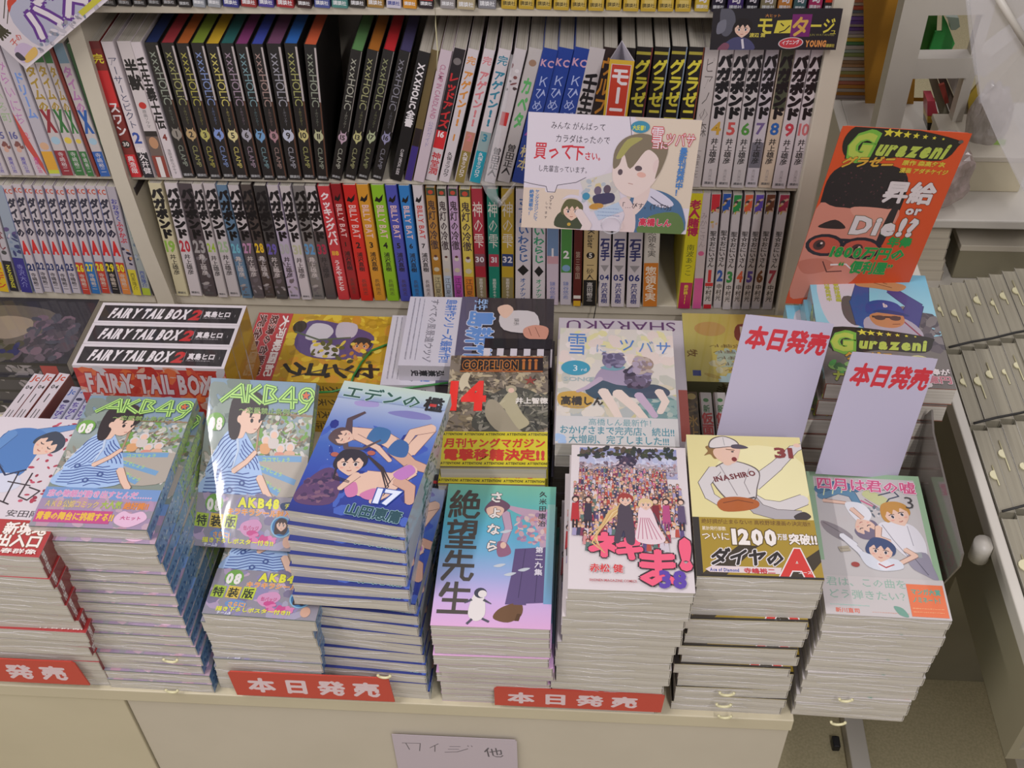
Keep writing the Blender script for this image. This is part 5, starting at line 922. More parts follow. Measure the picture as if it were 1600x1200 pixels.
# ---- three slipcase sets standing spine up
SP = [(-541.0, 0)]
for i in range(3):
    y0 = 905+i*37.2; lab = ('nearest', 'middle', 'rear')[i]
    e = thing('boxed_set', '%s of three white-edged slipcase sets with black spines facing up' % lab, 'box set', U(-488, y0, ZT), (0, 0, math.radians(.2)), 'slipcase sets')
    e['label'] = ('slipcase set with the red and white lettered front side', 'slipcase set between the other two, black spine up', 'slipcase set at the back of the three, against the shelf')[i]
    v, f = box_vf(-88, 88, 0, 36.6, 0, 189, .8); mesh('slipcase', v, f, M_PRINT, e, col='#cac3c6')
    A = Art(176, 36.6, '#cfc8cb'); A.rect(4, 3.5, 172, 32, '#262325'); A.text('FAIRY TAIL BOX', 14, 10, 23, '#ddd6d8', bold=.06, fit=96, sk=.2); A.text('2', 111, 9, 24, '#b82c2e', bold=.05, sk=.2)
    A.rect(125.5, 10, 126, 27, '#8a8488'); A.text('真島ヒロ', 129, 15, 11, '#d6cfd1', bold=.05, fit=32); A.text('HIRO MASHIMA', 129, 11, 3, '#a29c9f', fit=28); A.rect(161, 10, 161.4, 26, '#55504f'); A.text('1', 166, 15, 6, '#8a8486')
    A.build('spine_print', e, lambda a, b, c: (a-88, b, 189+c), M_FILM)
    A = Art(36.6, 189, '#b58a1e'); A.rect(0, 0, 2, 189, '#c9c2c4'); A.rect(0, 150, 36, 187, '#c29a24'); A.build('side_print', e, lambda a, b, c: (88+c, a, b), M_FILM)
    if i == 0:
        A = Art(176, 189, '#b8382f'); A.rect(0, 185, 176, 189, '#cfc8ca'); flecks(A, 0, 120, 176, 184, 70, ['#c2c0c4', '#c8503c', '#b02c28', '#cfa08c', '#d26a3a'], 3, 9, 131)
        A.text('FAIRY TAIL BOX', 8, 148, 40, '#cbbfc2', bold=.05, out='#a82a26', ow=.05, fit=150, sk=.1); A.text('2', 160, 150, 34, '#c8a43a', bold=.04, fit=14)
        A.build('front_print', e, lambda a, b, c: (a-88, -c, b), M_FILM)
# ---- books standing with the spine up between the rows
def spine_up(u0, u1, v, ztop, h, base, ops, label, group, d=112, side=None, rz=0, name='manga_book', tiltx=0, dyn=0):
    a, b = onZ(u0, v, ztop), onZ(u1, v, ztop); t = b.x-a.x
    e = stand_book(name, label, 0, t*.97, 0, h, d, 0, 0, base, ops, group, side=side, mat=M_FILM)
    e.location = U(a.x, a.y-h+dyn, ztop); e.rotation_euler = (math.radians(-90+tiltx), 0, math.radians(rz)); return e
zu = -938
for i, (a, b) in enumerate(((25, 46), (44, 64), (64, 86))):
    P = ('first', 'second', 'third')[i]
    spine_up(a, b-2, 581-i*.5, zu, 150, '#c9bfc4', [('n', 'Jc', .05, .8, '#b8503c', .03), ('n', '04', .16, .5, '#333'), ('p', .45, .24, .55, .34, '#333'), ('p', .3, .42, .38, .58, '#444'), ('p', .6, .42, .68, .58, '#444'), ('v', 'しろくま', .64, .95, '#b58aa8', -.01, .6)], '%s of three white spines with thin black strokes at the far left' % P, 'white spines with thin black strokes', side='#7a4038', rz=-9)
for i, (a, b, v) in enumerate(((89, 105, 602), (109, 125, 599), (124, 140, 603))):
    spine_up(a, b, v, zu, 150, '#a9a9bb', [('n', 'Jc', .06, .8, '#3a5a9c', .03), ('c', .17, .4, '#33304a', .6), ('v', 'ちびくろ', .2, .48, '#5a4c8c', .05, .9), ('c', .62, .36, '#b87a4c', 1.3), ('c', .58, .2, '#cfc0b8')], '%s of three lavender spines with a small figure' % ('leftmost', 'middle', 'rightmost')[i], 'lavender spines with a small figure', rz=-7)
for i, (a, b) in enumerate(((150, 166), (170, 184))):
    spine_up(a, b, 592, -928, 140, '#cdc5c6', [('n', 'KC', .06, .8, '#c04a34', .03), ('b', .12, 1, '#c98a5c')], '%s of two white and orange spines rising before the boxed sets' % ('left', 'right')[i], 'white and orange spines', rz=-4, d=100)
cs = ['#b58a3c', '#c29a3c', '#5c4c8a', '#5a6494', '#57589c', '#4c3f86', '#b8922c', '#b08c2e']; cn_ = ['amber', 'sand yellow', 'plum violet', 'slate blue', 'indigo', 'dark violet', 'golden', 'ochre']
for i in range(8):
    spine_up(201+i*15.6, 215+i*15.6, 607+i*.9, zu-4, 130, cs[i], [('n', 'Jc', .06, .75, '#d8cfd4' if i > 1 and i < 6 else '#5a3a1c', .03), ('v', 'フグタ', .12, .5, '#26221f' if i > 5 else '#c9c0cc', .05, .9), ('c', .09, .42, cs[(i+3) % 8] if i > 1 else '#c07a30', .6)], '%s spine in the run of small spines behind the striped robe manga' % cn_[i], 'small spines behind the striped robe manga', d=108)
spine_up(1070, 1090, 612, zu, 130, '#57452a', [('c', .06, .4, '#b09a5c'), ('v', '氷上の恋', .3, .9, '#b08a3c', .03, .9), ('m', .1, .3, ['#7a6438', '#2f2618'], 10)], 'brown spine with gold characters left of the white and red spines', None)
for i, (a, b) in enumerate(((1092, 1112), (1114, 1134), (1136, 1154))):
    spine_up(a, b, 613, zu, 130, '#c4bcb8', [('c', .1, .25, '#3a7a3c'), ('v', '新', .16, .26, '#2f6a34', .04, .6), ('v', '仮面ライダ', .26, .95, '#b82f2c', .06, 1.0), ('p', 0, 0, .06, 1, '#6a3a34')], '%s white spine with bold red characters by the white sign' % ('first', 'second', 'third')[i], 'white spines with bold red characters')
# ------------------------------------------------------------------ cards, signs and tags
def board(name, w, h, th, label, cat, loc, rot, base, art=None, mat=None, group=None, r=0, pts=None, edge=None):
    """a card or sheet of plastic in its own x-z plane, front towards -y, origin at the middle of its lower edge"""
    e = thing(name, label, cat, loc, rot, group)
    if pts is None:
        pts = []
        for cx, cy, a0 in ((w/2-r, h-r, 0), (-w/2+r, h-r, 90), (-w/2+r, r, 180), (w/2-r, r, 270)):
            if r <= 0: pts.append((cx, cy)); continue
            for k in range(5): a = math.radians(a0+k*22.5); pts.append((cx+r*math.cos(a), cy+r*math.sin(a)))
    n = len(pts); vs = [(x, 0, z) for x, z in pts]+[(x, th, z) for x, z in pts]
    fs = [tuple(range(n)), tuple(range(2*n-1, n-1, -1))]+[(i, i+n, (i+1) % n+n, (i+1) % n) for i in range(n)]
    mesh('card_sheet' if 'sign' not in name else 'sign_plate', vs, fs, mat or M_CARD, e, col=base)
    if art: art.build('printed_face', e, lambda a, b, c: (a-w/2, -c, b), mat or M_CARD)
    return e
def pose(x, y, z, th, tilt, roll, w, h):
    """centre pose of a fitted card -> location of the middle of its lower edge and euler angles"""
    t, ti, ro = map(math.radians, (th, tilt, roll))
    X = Vector((math.cos(t), math.sin(t), 0)); Y0 = Vector((-math.sin(t), math.cos(t), 0)); Y = Y0*math.cos(ti)+Vector((0, 0, 1))*math.sin(ti)
    X2 = X*math.cos(ro)+Y*math.sin(ro); Y2 = -X*math.sin(ro)+Y*math.cos(ro); N = X2.cross(Y2)   # N faces the viewer
    M = Matrix((X2, -N, Y2)).transposed()
    p = Vector((x, y, z))-Y2*h/2
    return U(*p), M.to_euler()
RD, PK = '#c4303a', '#c8b6c4'
A = Art(182, 128, '#d0c6ce'); A.rect(0, 0, 60, 46, '#d3c0ae'); A.rect(112, 30, 182, 128, '#d2c2ae'); A.smooth([(0, 52), (0, 128), (106, 128), (110, 112), (98, 100), (92, 76), (80, 62), (56, 56), (46, 50), (36, 50), (34, 42), (24, 42), (22, 50), (8, 52)], '#d3cad2'); A.line([(106, 128), (110, 108)], .6, '#4c4850'); A.line([(0, 52), (10, 50), (24, 48), (26, 42), (34, 42), (36, 50), (56, 54), (66, 60)], .7, '#4c4850'); A.ell(31, 36, 2, 2, '#6a6068'); A.ell(31, 36, 1.3, 1.3, '#d3c0ae')
A.text('みんな がんばって', 24, 112, 9, '#38323a', bold=.0, fit=58); A.text('カラダはったので', 30, 98, 9.5, '#38323a', bold=.0, fit=58); A.text('買って', 8, 80, 20, RD, bold=.02, fit=42, sk=.05); A.text('下', 48, 80, 18, RD, bold=.03, fit=14); A.text('さい。', 62, 80, 10, RD, bold=.02, fit=22); A.text('し先輩言っています。', 14, 65, 8, '#38323a', bold=0, fit=56)
A.vtext('ヤングマガジンにて', 15, 8, 44, '#4a78ac', size=4.6, bold=.02); A.vtext('絶賛連載中！', 9, 14, 44, '#4a78ac', size=5, bold=.04); A.vtext('すでも', 30, 22, 34, '#45404a', size=3.6); A.vtext('してます', 26, 10, 32, '#45404a', size=3.6)
A.smooth([(36, 4), (42, 20), (66, 20), (70, 3), (54, 1)], '#3f4630'); head(A, 54, 22, 11, '#5c5a36'); A.ell(52, 6, 2, 2, '#b8963a'); A.smooth([(42, 34), (50, 40), (62, 38), (66, 30), (58, 36), (48, 36)], '#cfc6d2')
A.poly([(60, 56), (96, 68), (108, 30), (74, 22)], '#c9c3bc'); flecks(A, 66, 28, 100, 60, 30, ['#c9b88a', '#bdb6b0', '#a9b0b8', '#d2c8b8'], 1, 4, 201); A.ell(80, 46, 4, 5, '#6a5a70'); A.ell(90, 48, 4, 5, '#5a4a58'); A.smooth([(76, 40), (96, 44), (98, 34), (80, 30)], '#3f3a58'); A.ell(68, 39, 4.2, 4.2, '#3f86a4'); A.poly([(78, 22), (108, 36), (110, 24), (84, 12)], '#aebdd0'); A.ell(80, 28, 8, 3.6, '#b8863a', rot=10); scribble(A, 82, 16, 106, 28, 3, '#7f92b4', 9, .6)
A.smooth([(120, 46), (140, 50), (160, 44), (174, 30), (176, 0), (116, 0), (112, 20)], '#48698a'); A.smooth([(128, 0), (140, 20), (170, 24), (176, 0)], '#5c7440'); A.smooth([(132, 52), (150, 46), (164, 34), (150, 30), (132, 40)], '#c9c4d2'); A.line([(138, 42), (150, 34), (160, 30)], 1, '#3a3a50'); A.smooth([(108, 0), (112, 20), (104, 34), (112, 40), (122, 26), (124, 0)], '#d6c0bc'); A.smooth([(120, 40), (128, 52), (136, 56), (134, 36), (122, 20)], '#d8c2ba'); A.limb([(62, 20), (72, 6), (70, 0)], 9, 10, '#d8c6c2')
A.smooth([(94, 62), (96, 90), (110, 104), (132, 104), (140, 92), (146, 76), (138, 56), (126, 44), (118, 40), (104, 46)], '#dcc8c0'); A.ell(141, 76, 5, 8, '#d8c0ba'); A.smooth([(94, 72), (94, 92), (104, 106), (122, 111), (140, 106), (150, 96), (146, 74), (140, 62), (142, 82), (134, 92), (126, 92), (112, 72), (104, 88), (100, 76)], '#7c6f5a'); A.smooth([(96, 84), (106, 104), (122, 106), (110, 96), (102, 84)], '#a09a58'); A.ell(121, 73, 4, 3, '#5a4a50', rot=-8); A.ell(102, 68, 2.6, 3.4, '#5a4a50'); A.ell(125, 66, 5, 3, '#d8a89a', rot=-10); A.line([(112, 56), (117, 55)], .6, '#a06a60')
A.ell(118, 118, 10, 6.5, '#3c86a0', 20); A.text('大反響！', 110, 115, 5.5, '#c9c94a', bold=.05, fit=16); A.text('雪', 130, 104, 18, '#dcd2d6', bold=.02, out=RD, ow=.06, fit=14); A.text('ヨに', 132, 96, 9, '#dcd2d6', bold=.02, out=RD, ow=.08); A.text('ツバサ', 146, 100, 16, '#dcd2d6', bold=.0, out=RD, ow=.07, fit=32)
A.vtext('最新刊発売中！', 167, 44, 98, '#4478b4', size=8.4, bold=.05); A.text('「…びす。(T^T0)」', 104, 28, 7.5, '#3c3640', bold=.0, fit=62); A.text('高橋しん', 128, 9, 9.5, '#c03048', bold=.06, out='#ddd0d4', fit=36)
L, Rr = pose(26.6, 1027.2, -675.1, 5.3, 76.3, -4.8, 182, 128)
card = board('display_card', 182, 128, .8, 'white landscape card with handwriting and a drawn short-haired youth, clipped over the shelf', 'sign', L, Rr, '#cfc6ce', A)
P0 = onY(955, 352, 1012); tube('clip_ring', [(11*math.cos(k*math.pi/10), 0, 11*math.sin(k*math.pi/10)) for k in range(20)], .9, M_CLEAR, None, U(*P0), 6, True, label='round clear plastic clip on the lower edge of the handwritten card', cat='clip')
# clear arm that carries the card from the shelf edge
tube('clear_card_arm', [(0, 0, 0), (0, 60, -24), (0, 118, -26)], 1.6, M_CLEAR, None, U(P0.x, 1022, P0.z+4), 8, label='clear plastic arm behind the handwritten card', cat='card holder')
def today(w, h, col='#b9b3c6', txt=RD, ty=.74, sz=24, fitf=.88, sk=.1):
    A = Art(w, h, col); A.text('本日発売', w*.06, h*ty, sz, txt, bold=.06, fit=w*fitf, sk=sk); return A
for (x, y, z, th, ti, ro, lab) in ((196.1, 832.8, -784.8, 7.5, 71.6, -10.2, 'left of the two upright white cards with red characters'), (293.1, 798.3, -797.5, 12.5, 73, -12.4, 'right one of two upright white cards with red characters, before the thick books')):
    ext = 5; L, Rr = pose(x, y, z, th, ti, ro, 90, 130); M = Rr.to_matrix(); L = L-(M @ Vector((0, 0, ext)))/1000
    board('sales_card', 90, 130+ext, .8, lab, 'sign', L, Rr, '#b9b3c6', today(90, 130+ext, ty=.76, sz=25, fitf=.92), group='upright white sale cards', r=5)
# orange advertising card
A = Art(130, 230, '#c84a1e'); Y = lambda v: 230-v
A.smooth([(6, 178), (30, 190), (70, 186), (86, 168), (88, 130), (84, 116), (60, 122), (10, 124), (2, 150)], '#231c1c'); flecks(A, 8, 128, 82, 184, 60, ['#5a3038', '#3a2428', '#4c3030'], .4, 1, 211)
A.smooth([(0, 130), (20, 134), (60, 132), (88, 134), (84, 96), (74, 60), (60, 30), (20, 10), (0, 20)], '#c77f6c'); A.smooth([(36, 134), (60, 136), (84, 132), (84, 118), (50, 120)], '#cf8e7a'); A.smooth([(78, 130), (86, 150), (84, 90), (76, 84)], '#2a2222'); A.smooth([(8, 108), (24, 118), (38, 108), (24, 106)], '#2c1f1e')
A.ell(22, 84, 21, 15, '#231f26', rot=-4); A.ell(22, 84, 17, 11, '#b8503c', rot=-4); A.ell(62, 82, 23, 15, '#231f26', rot=-4); A.ell(62, 82, 19, 11, '#b8503c', rot=-4); A.line([(36, 92), (46, 92)], 4, '#231f26')
for x, y in ((16, 84), (58, 81)): A.ell(x, y, 6.5, 7, '#4a2c28'); A.ell(x, y, 3, 3.4, '#1f1516'); A.ell(x+2, y+2.4, 1.4, 1.4, '#e0c8c0')
A.smooth([(0, 60), (24, 66), (40, 58), (30, 48), (10, 44)], '#b86c58'); A.line([(26, 62), (34, 48), (50, 50)], 1.4, '#5a2a24'); A.line([(36, 58), (52, 60), (64, 50)], 2.4, '#d9cfcc', 1)
logo_gura(A, 8, 200, 110); A.text('グラゼニ', 10, 184, 13, '#c99a34', bold=.06, out='#2a1a14', fit=54, sk=.3, rot=4); A.text('原作 森高夕次', 72, 190, 6.4, '#c9b43a', bold=.05, fit=44); A.text('漫画 アダチケイジ', 72, 181, 6.4, '#c9b43a', bold=.05, fit=50)
A.text('昇給', 64, 146, 28, '#cfc4c2', bold=.05, out='#3c2420', ow=.02, fit=54); A.text('or', 94, 130, 15, '#cfc4c2', bold=.05, out='#3c2420', ow=.03); A.text('Die!?', 42, 102, 31, '#cfc4c2', bold=.05, out='#46543a', ow=.02, fit=72, sk=.05); A.text('年俸', 88, 88, 14, '#1f8a3c', bold=.06, fit=26); A.text('1800万円の', 30, 70, 18, '#1f8a3c', bold=.06, out='#d8906a', ow=.02, fit=82, sk=.05); A.text('“便利屋”', 44, 50, 18, '#1f8a3c', bold=.06, out='#d8906a', ow=.02, fit=68); A.ell(122, 220, 2.6, 2.2, '#57504a'); A.rect(124, 0, 130, 4, '#c84a1e')
L, Rr = pose(305.8, 992.2, -687.5, 4.2, 91.4, -5.4, 130, 190); L = L-(Rr.to_matrix() @ Vector((0, 0, 40)))/1000
board('display_card', 130, 230, 1, 'tall orange card with starred logo word and a face in black glasses, behind the stretching player manga', 'sign', L, Rr, '#c84a1e', A, r=5)
bpy.data.objects['display_card.001']['label'] = 'tall orange card with a starred logo and a face in black glasses'
# black card on the top shelf
A = Art(132, 46, '#201d22'); A.smooth([(8, 46), (20, 44), (24, 30), (18, 16), (10, 20)], '#55555f'); A.smooth([(6, 30), (14, 34), (14, 22), (6, 18)], '#6f6f7a'); A.smooth([(14, 2), (24, 14), (40, 12), (46, 0)], '#46466a'); head(A, 32, 24, 9.5, '#1c1718'); A.line([(33, 12), (35, 2)], 2.4, '#c9c4cc'); A.smooth([(8, 0), (14, 8), (20, 6), (18, 0)], '#7a4a5c')
A.text('モ', 46, 19, 22, '#c9bc44', bold=.04, fit=18); A.poly([(65, 19), (84, 19), (86, 34), (67, 33)], '#c9bc44'); A.text('ン', 68, 19.5, 15, '#26221c', bold=.0, fit=14); A.rect(82, 15, 102, 40, '#6f2264'); A.text('タ', 82, 17, 24, '#c9a04c', bold=.04, fit=19); A.text('ージ', 101, 20, 19, '#c9bc44', bold=.02, fit=26); A.text('ュ', 122, 18, 8, '#c9bc44'); A.text('渡辺 潤', 40, 15, 5, '#bfb24a', bold=.05); A.text('JUN WATANABE', 102, 16, 3.4, '#8a8448', fit=26)
A.ell(84, 8, 13, 6.5, '#c9b8ba', 20, 4); A.ell(84, 8, 12, 5.6, '#b83840', 20, 4); A.text('イブニング', 75, 6, 5.4, '#e0d6da', bold=.04, fit=18, rot=4); A.text('YOUNG', 99, 4, 9.5, '#cf8a4a', bold=.06, fit=22); A.text('講談社', 121, 3.6, 4, '#b8a848', bold=.03, fit=9); A.text('大ヒット', 54, 37, 4, '#b87a40', bold=.03)
v0 = onY(1113, 15, 1121); v1 = onY(1308, 79, 1121)
board('display_card', 132, 46, .8, 'black card with yellow katakana hanging from the top shelf at right', 'sign', U((v0.x+v1.x)/2, 1121, v1.z), (0, math.radians(-.6), 0), '#201d22', A, r=3)
# tilted white card, top left
p0, p1, pl = onY(41, 108, 1112), onY(175, -5, 1112), onY(0, 62, 1112)
ang = math.atan2(p1.z-p0.z, p1.x-p0.x); W2c = 200
A = Art(W2c, 70, '#c6bcc0'); A.rect(0, 0, W2c, 2, '#d0c8cc'); A.text('黒', 6, 38, 17, '#3a3626', bold=.06); A.line([(30, 52), (52, 66)], 1.2, '#4c4640'); A.line([(28, 46), (50, 60)], 1, '#4c4640'); A.smooth([(34, 26), (44, 24), (46, 44), (60, 58), (50, 62), (38, 48)], '#b8402f'); A.text('子の', 12, 24, 9, '#b85a50', bold=.03, rot=8); A.ell(66, 54, 3, 3, '#4f6cae'); A.ell(73, 54, 3, 3, '#4f6cae')
A.smooth([(36, 8), (40, 52), (90, 56), (150, 60), (170, 40), (150, 14), (80, 6)], '#a3a3b4'); A.text('バスケ', 42, 12, 42, '#cfc6cb', bold=.04, out='#5c2f80', ow=.1, fit=128); flecks(A, 24, 2, 130, 12, 50, ['#b0aab2', '#8a868f', '#c8c0c6', '#a8a0a8', '#6f7a8a'], .8, 3, 221); A.smooth([(4, 6), (8, 22), (24, 22), (28, 6)], '#b7a4bc'); A.smooth([(8, 4), (26, 4), (30, 12), (10, 10)], '#c9a55a'); A.smooth([(4, 10), (10, 8), (10, 18), (4, 18)], '#3a3640'); A.rect(104, 4, 150, 10, '#b9b23a')
e = thing('display_card', 'white tilted card with violet-edged slanted katakana at the top left', 'sign', U(p0.x, 1112, p0.z), (0, -ang, 0))
v, f = box_vf(0, W2c, 0, .8, 0, 70); mesh('card_sheet', v, f, M_CARD, e, col='#c6bcc0'); A.build('printed_face', e, lambda a, b, c: (a, -c, b), M_CARD)
# folded three-sided divider sign
a0, a1 = onY(953, 92, 1094), onY(992, 92, 1094); hh = 128; w = (a1.x-a0.x)
e = thing('divider_sign', 'folded three-sided yellow card with a red panel and white katakana between books', 'sign', U(a0.x-9, 1094, a0.z-hh), (math.radians(0), math.radians(4), 0))
P = [(0, 0), (w, 0), (w/2, 44)]; vs = [(x, y, z) for z in (0, hh) for x, y in P]; ap = (w/2, 44, hh+2)
mesh('folded_card', vs+[(x*.94+w*.03, y*.94+1, hh-.4) for x, y in P]+[(x*.94+w*.03, y*.94+1, 2) for x, y in P], [(0, 1, 4, 3), (1, 2, 5, 4), (2, 0, 3, 5), (3, 4, 7, 6), (4, 5, 8, 7), (5, 3, 6, 8), (6, 7, 10, 9), (7, 8, 11, 10), (8, 6, 9, 11)], M_CARD, e, col='#b9b4bc')
A = Art(w, hh, '#c9a32e'); A.rect(2.5, 2, w-2.5, hh-5, '#c8c0c0'); A.rect(3.2, 2.6, w-3.2, hh-5.6, '#b93a26'); A.vtext('モーニング', w/2, 8, hh-8, '#d9d0d0', bold=.05, wmax=w*.78); A.build('printed_face', e, lambda a, b, c: (a, -c, b), M_CARD)
# red sale strips along the front edge of the base
def strip(x0, x1, z0, z1, slant, lab, xs, text='本日発売'):
    A = Art(x1-x0, z1-z0, '#bd4234'); fitw = xs[1]-xs[0]; n = len(text); p = fitw/n
    for i, ch in enumerate(text): A.text(ch, xs[0]+p*i+p*.1, (z1-z0)*.24, (z1-z0)*.62, '#d8c2c4', bold=.06, fit=p*.78)
    w = x1-x0; h = z1-z0
    pts = [(-w/2+slant[0], 0), (w/2+slant[1], 0), (w/2, h-3), (w/2-3, h), (-w/2+3, h), (-w/2, h-3)]
    e = thing('sale_strip', lab, 'sign', U((x0+x1)/2, 603.2, z0), (math.radians(-3), 0, 0), 'red sale strips')
    n = len(pts); vs = [(x, 0, z) for x, z in pts]+[(x, 1.6, z) for x, z in pts]
    mesh('sign_plate', vs, [tuple(range(n)), tuple(range(2*n-1, n-1, -1))]+[(i, i+n, (i+1) % n+n, (i+1) % n) for i in range(n)], M_CARD, e, col='#bd4234')
    B2 = Art(w, h); B2.V, B2.F, B2.C, B2.z = [], [], [], .02
    for i, ch in enumerate(text): B2.text(ch, xs[0]+p*i+p*.1, h*.24, h*.62, '#d8c2c4', bold=.06, fit=p*.78)
    B2.build('lettering', e, lambda a, b, c: (a-w/2, -c, b), M_CARD)
strip(-700, -509, -1037, -997, (0, 6), 'red strip with white characters at the left edge, two characters showing', (36, 182))
strip(-350, -184, -1043, -1002, (3, 3), 'red strip with white characters below the special-edition stack', (14, 160))
strip(-77, 95, -1040, -1009, (0, -2), 'red strip with white characters below the teal manga stack', (10, 150))
# paper note on the front panel
A = Art(136, 90, '#bdb2bb'); A.line([(14, 74), (17, 60)], 1, '#57525c'); A.line([(10, 74), (30, 75), (28, 58)], 1, '#57525c'); A.line([(50, 76), (40, 66)], 1, '#57525c'); A.line([(46, 72), (45, 58)], 1, '#57525c'); A.line([(62, 71), (74, 72)], .8, '#57525c'); A.line([(60, 65), (72, 66)], .8, '#57525c'); A.line([(56, 58), (70, 60), (82, 68)], 1, '#57525c'); A.line([(82, 75), (83, 73)], .8, '#57525c'); A.line([(86, 75), (87, 73)], .8, '#57525c'); A.text('他', 100, 54, 22, '#57525c', bold=-.015, sk=-.1)
q0, q1 = onY(612, 1149, 606.5), onY(805, 1150, 606.5)
board('paper_note', q1.x-q0.x, 92, .4, 'handwritten white paper note taped to the front panel below the strips', 'note', U((q0.x+q1.x)/2, 606.8, q0.z-90), (0, 0, 0), '#bdb2bb', A)
# green string round the yellow sideways pile, clear film on the shelf, cord and thread
g = [onZ(u, v, -954) for u, v in ((620, 533), (600, 540), (580, 548), (565, 566), (552, 588), (548, 600))]
tube('green_string', [tuple(p-g[0]) for p in g], 1.4, M_STRAP, None, U(*g[0]), 6, label='thin green string curving over the yellow sideways manga', cat='string')
g = [onY(u, v, 956) for u, v in ((498, 613), (520, 612), (548, 604), (590, 612), (640, 606), (700, 598))]
tube('green_string', [tuple(p-g[0]) for p in g], 1.4, M_STRAP, None, U(*g[0]), 6, label='green string tied round the front of the back row piles', cat='string')
g = [onY(679, -10, 1118), onY(681, 40, 1116), onY(684, 80, 1118), onY(682, 110, 1124)]
tube('thread', [tuple(p-g[0]) for p in g], .7, M_IVORY, None, U(*g[0]), 6, label='thin pale thread hanging from the top shelf', cat='thread')
g = [onY(936, 440, 1128), onY(931, 480, 1124), onY(925, 512, 1118)]
tube('black_cord', [tuple(p-g[0]) for p in g], .7, M_STRING, None, U(*g[0]), 6, label='short black cord hanging over the shelf edge near the clip', cat='cord')
g = [onY(u, v, 1122) for u, v in ((801, 84), (794, 130), (784, 180), (772, 232), (762, 285), (768, 305), (780, 322), (797, 300), (806, 286))]
vs = []; fs = []
for i, p in enumerate(g):
    q = p-g[0]; ww = (2, 3, 4, 6, 8, 7, 5, 3, 1.5)[i]
    vs += [(q.x-ww, q.y+(i % 2)*3, q.z), (q.x, q.y-3+(i % 3), q.z), (q.x+ww, q.y+((i+1) % 2)*3, q.z)]
    if i: fs += [(3*i-3, 3*i-2, 3*i+1, 3*i), (3*i-2, 3*i-1, 3*i+2, 3*i+1)]
tag(mesh('plastic_film', vs, fs, M_CLEARFILM, None, U(*g[0]), smooth=True), 'crumpled strip of clear film hanging down the middle shelf', 'film')
# ivory strap ends at the foot of the bundles
for i, (u, v, y, w) in enumerate(((266, 1030, 609, 9), (268, 1078, 607, 8), (1136, 1082, 607, 9), (1131, 1100, 606, 9), (1310, 1128, 604, 9), (1322, 1092, 606, 8), (600, 1055, 608, 8), (1133, 1118, 605, 8))):
    P = onY(u, v, y-3); lab = ['curled ivory strap end in the left striped robe stack', 'lowest ivory strap end under the left striped robe stack', 'upper ivory strap end in the yellow pitcher stack', 'middle ivory strap end in the yellow pitcher stack', 'round ivory strap end at the foot of the far right stack', 'upper ivory strap end in the far right stack', 'ivory strap end in the two swimmers stack', 'lowest ivory strap end in the yellow pitcher stack'][i]
    tube('strap_end', [(w*math.cos(a)*.8, 0, -w*.6*math.sin(a)) for a in [k*math.pi/9 for k in range(10)]], 1.5, M_IVORY, None, U(*P), 6, label=lab, cat='strap')
# ------------------------------------------------------------------ right-hand side
side = thing('side_shelf', 'narrow cream side shelf under the two right stacks', 'shelf', U(284, 800, ZT-30))
v, f = box_vf(-54, 52, -150, 320, 16, 30, 1); mesh('shelf_board', v, f, M_CREAM, side)
v, f = box_vf(-54, -50, -150, 320, -60, 16); mesh('bracket', v, f, M_CREAM, side)
box('floor_rail', 446, 476, 600, 1250, -1700, -1672, M_WHITE, b=2, label='white rail lying on the floor below the far right stack', cat='rail')
box('cable_clip', 425, 437, 930, 950, -1700, -1685, M_BLACK, b=2, label='small black block on the floor beside the white rail', cat='clip')
# smoked acrylic sheet beside the far right stack
acr = [onX(1455, 640, 352), onX(1457, 676, 352), onX(1503, 865, 352), onX(1498, 885, 352), onX(1467, 918, 352), onX(1420, 1000, 352), onX(1390, 840, 352), onX(1400, 690, 352)]
c0 = acr[0]; vs = [(0, p.y-c0.y, p.z-c0.z) for p in acr]+[(2, p.y-c0.y, p.z-c0.z) for p in acr]; n = len(acr)
tag(mesh('acrylic_sheet', vs, [tuple(range(n)), tuple(range(2*n-1, n-1, -1))]+[(i, i+n, (i+1) % n+n, (i+1) % n) for i in range(n)], M_SMOKE, None, U(*c0)), 'smoky grey plastic sheet standing beside the far right stack', 'plastic sheet')
# display table with bundled books, page edges up
dt = thing('display_table', 'display table with white front rail carrying grey bundled books', 'display table', U(820, 700, -1700))
def dbox(nm, x0, x1, y0, y1, z0, z1, m, b=0): v, f = box_vf(x0-820, x1-820, y0-700, y1-700, z0+1700, z1+1700, b); return mesh(nm, v, f, m, dt)
dbox('table_slab', 428, 760, 560, 1180, -1022, -1004, M_GREY); dbox('front_rail', 417, 428, 560, 1180, -918, -897, M_WHITE, 1.5); dbox('rail_panel', 420, 428, 560, 1180, -1022, -918, M_GREY); dbox('side_panel', 740, 752, 560, 1500, -1700, -1022, M_GREY)
dbox('plinth', 698, 739, 300, 1500, -1700, -1660, M_CREAM, 2); dbox('table_leg', 560, 600, 1120, 1160, -1700, -1022, M_GREY)
tube('rail_cap', [(0, 0, -16), (0, 0, 0), (0, 0, 8)], 10, M_WHITE, None, U(409, 729, -912), 14, label='white round plastic cap hooked on the display table rail', cat='cap')
rr = random.Random(12); cg = ['#9c9488', '#a39b8e', '#968f83', '#aaa294']
bk_src = None
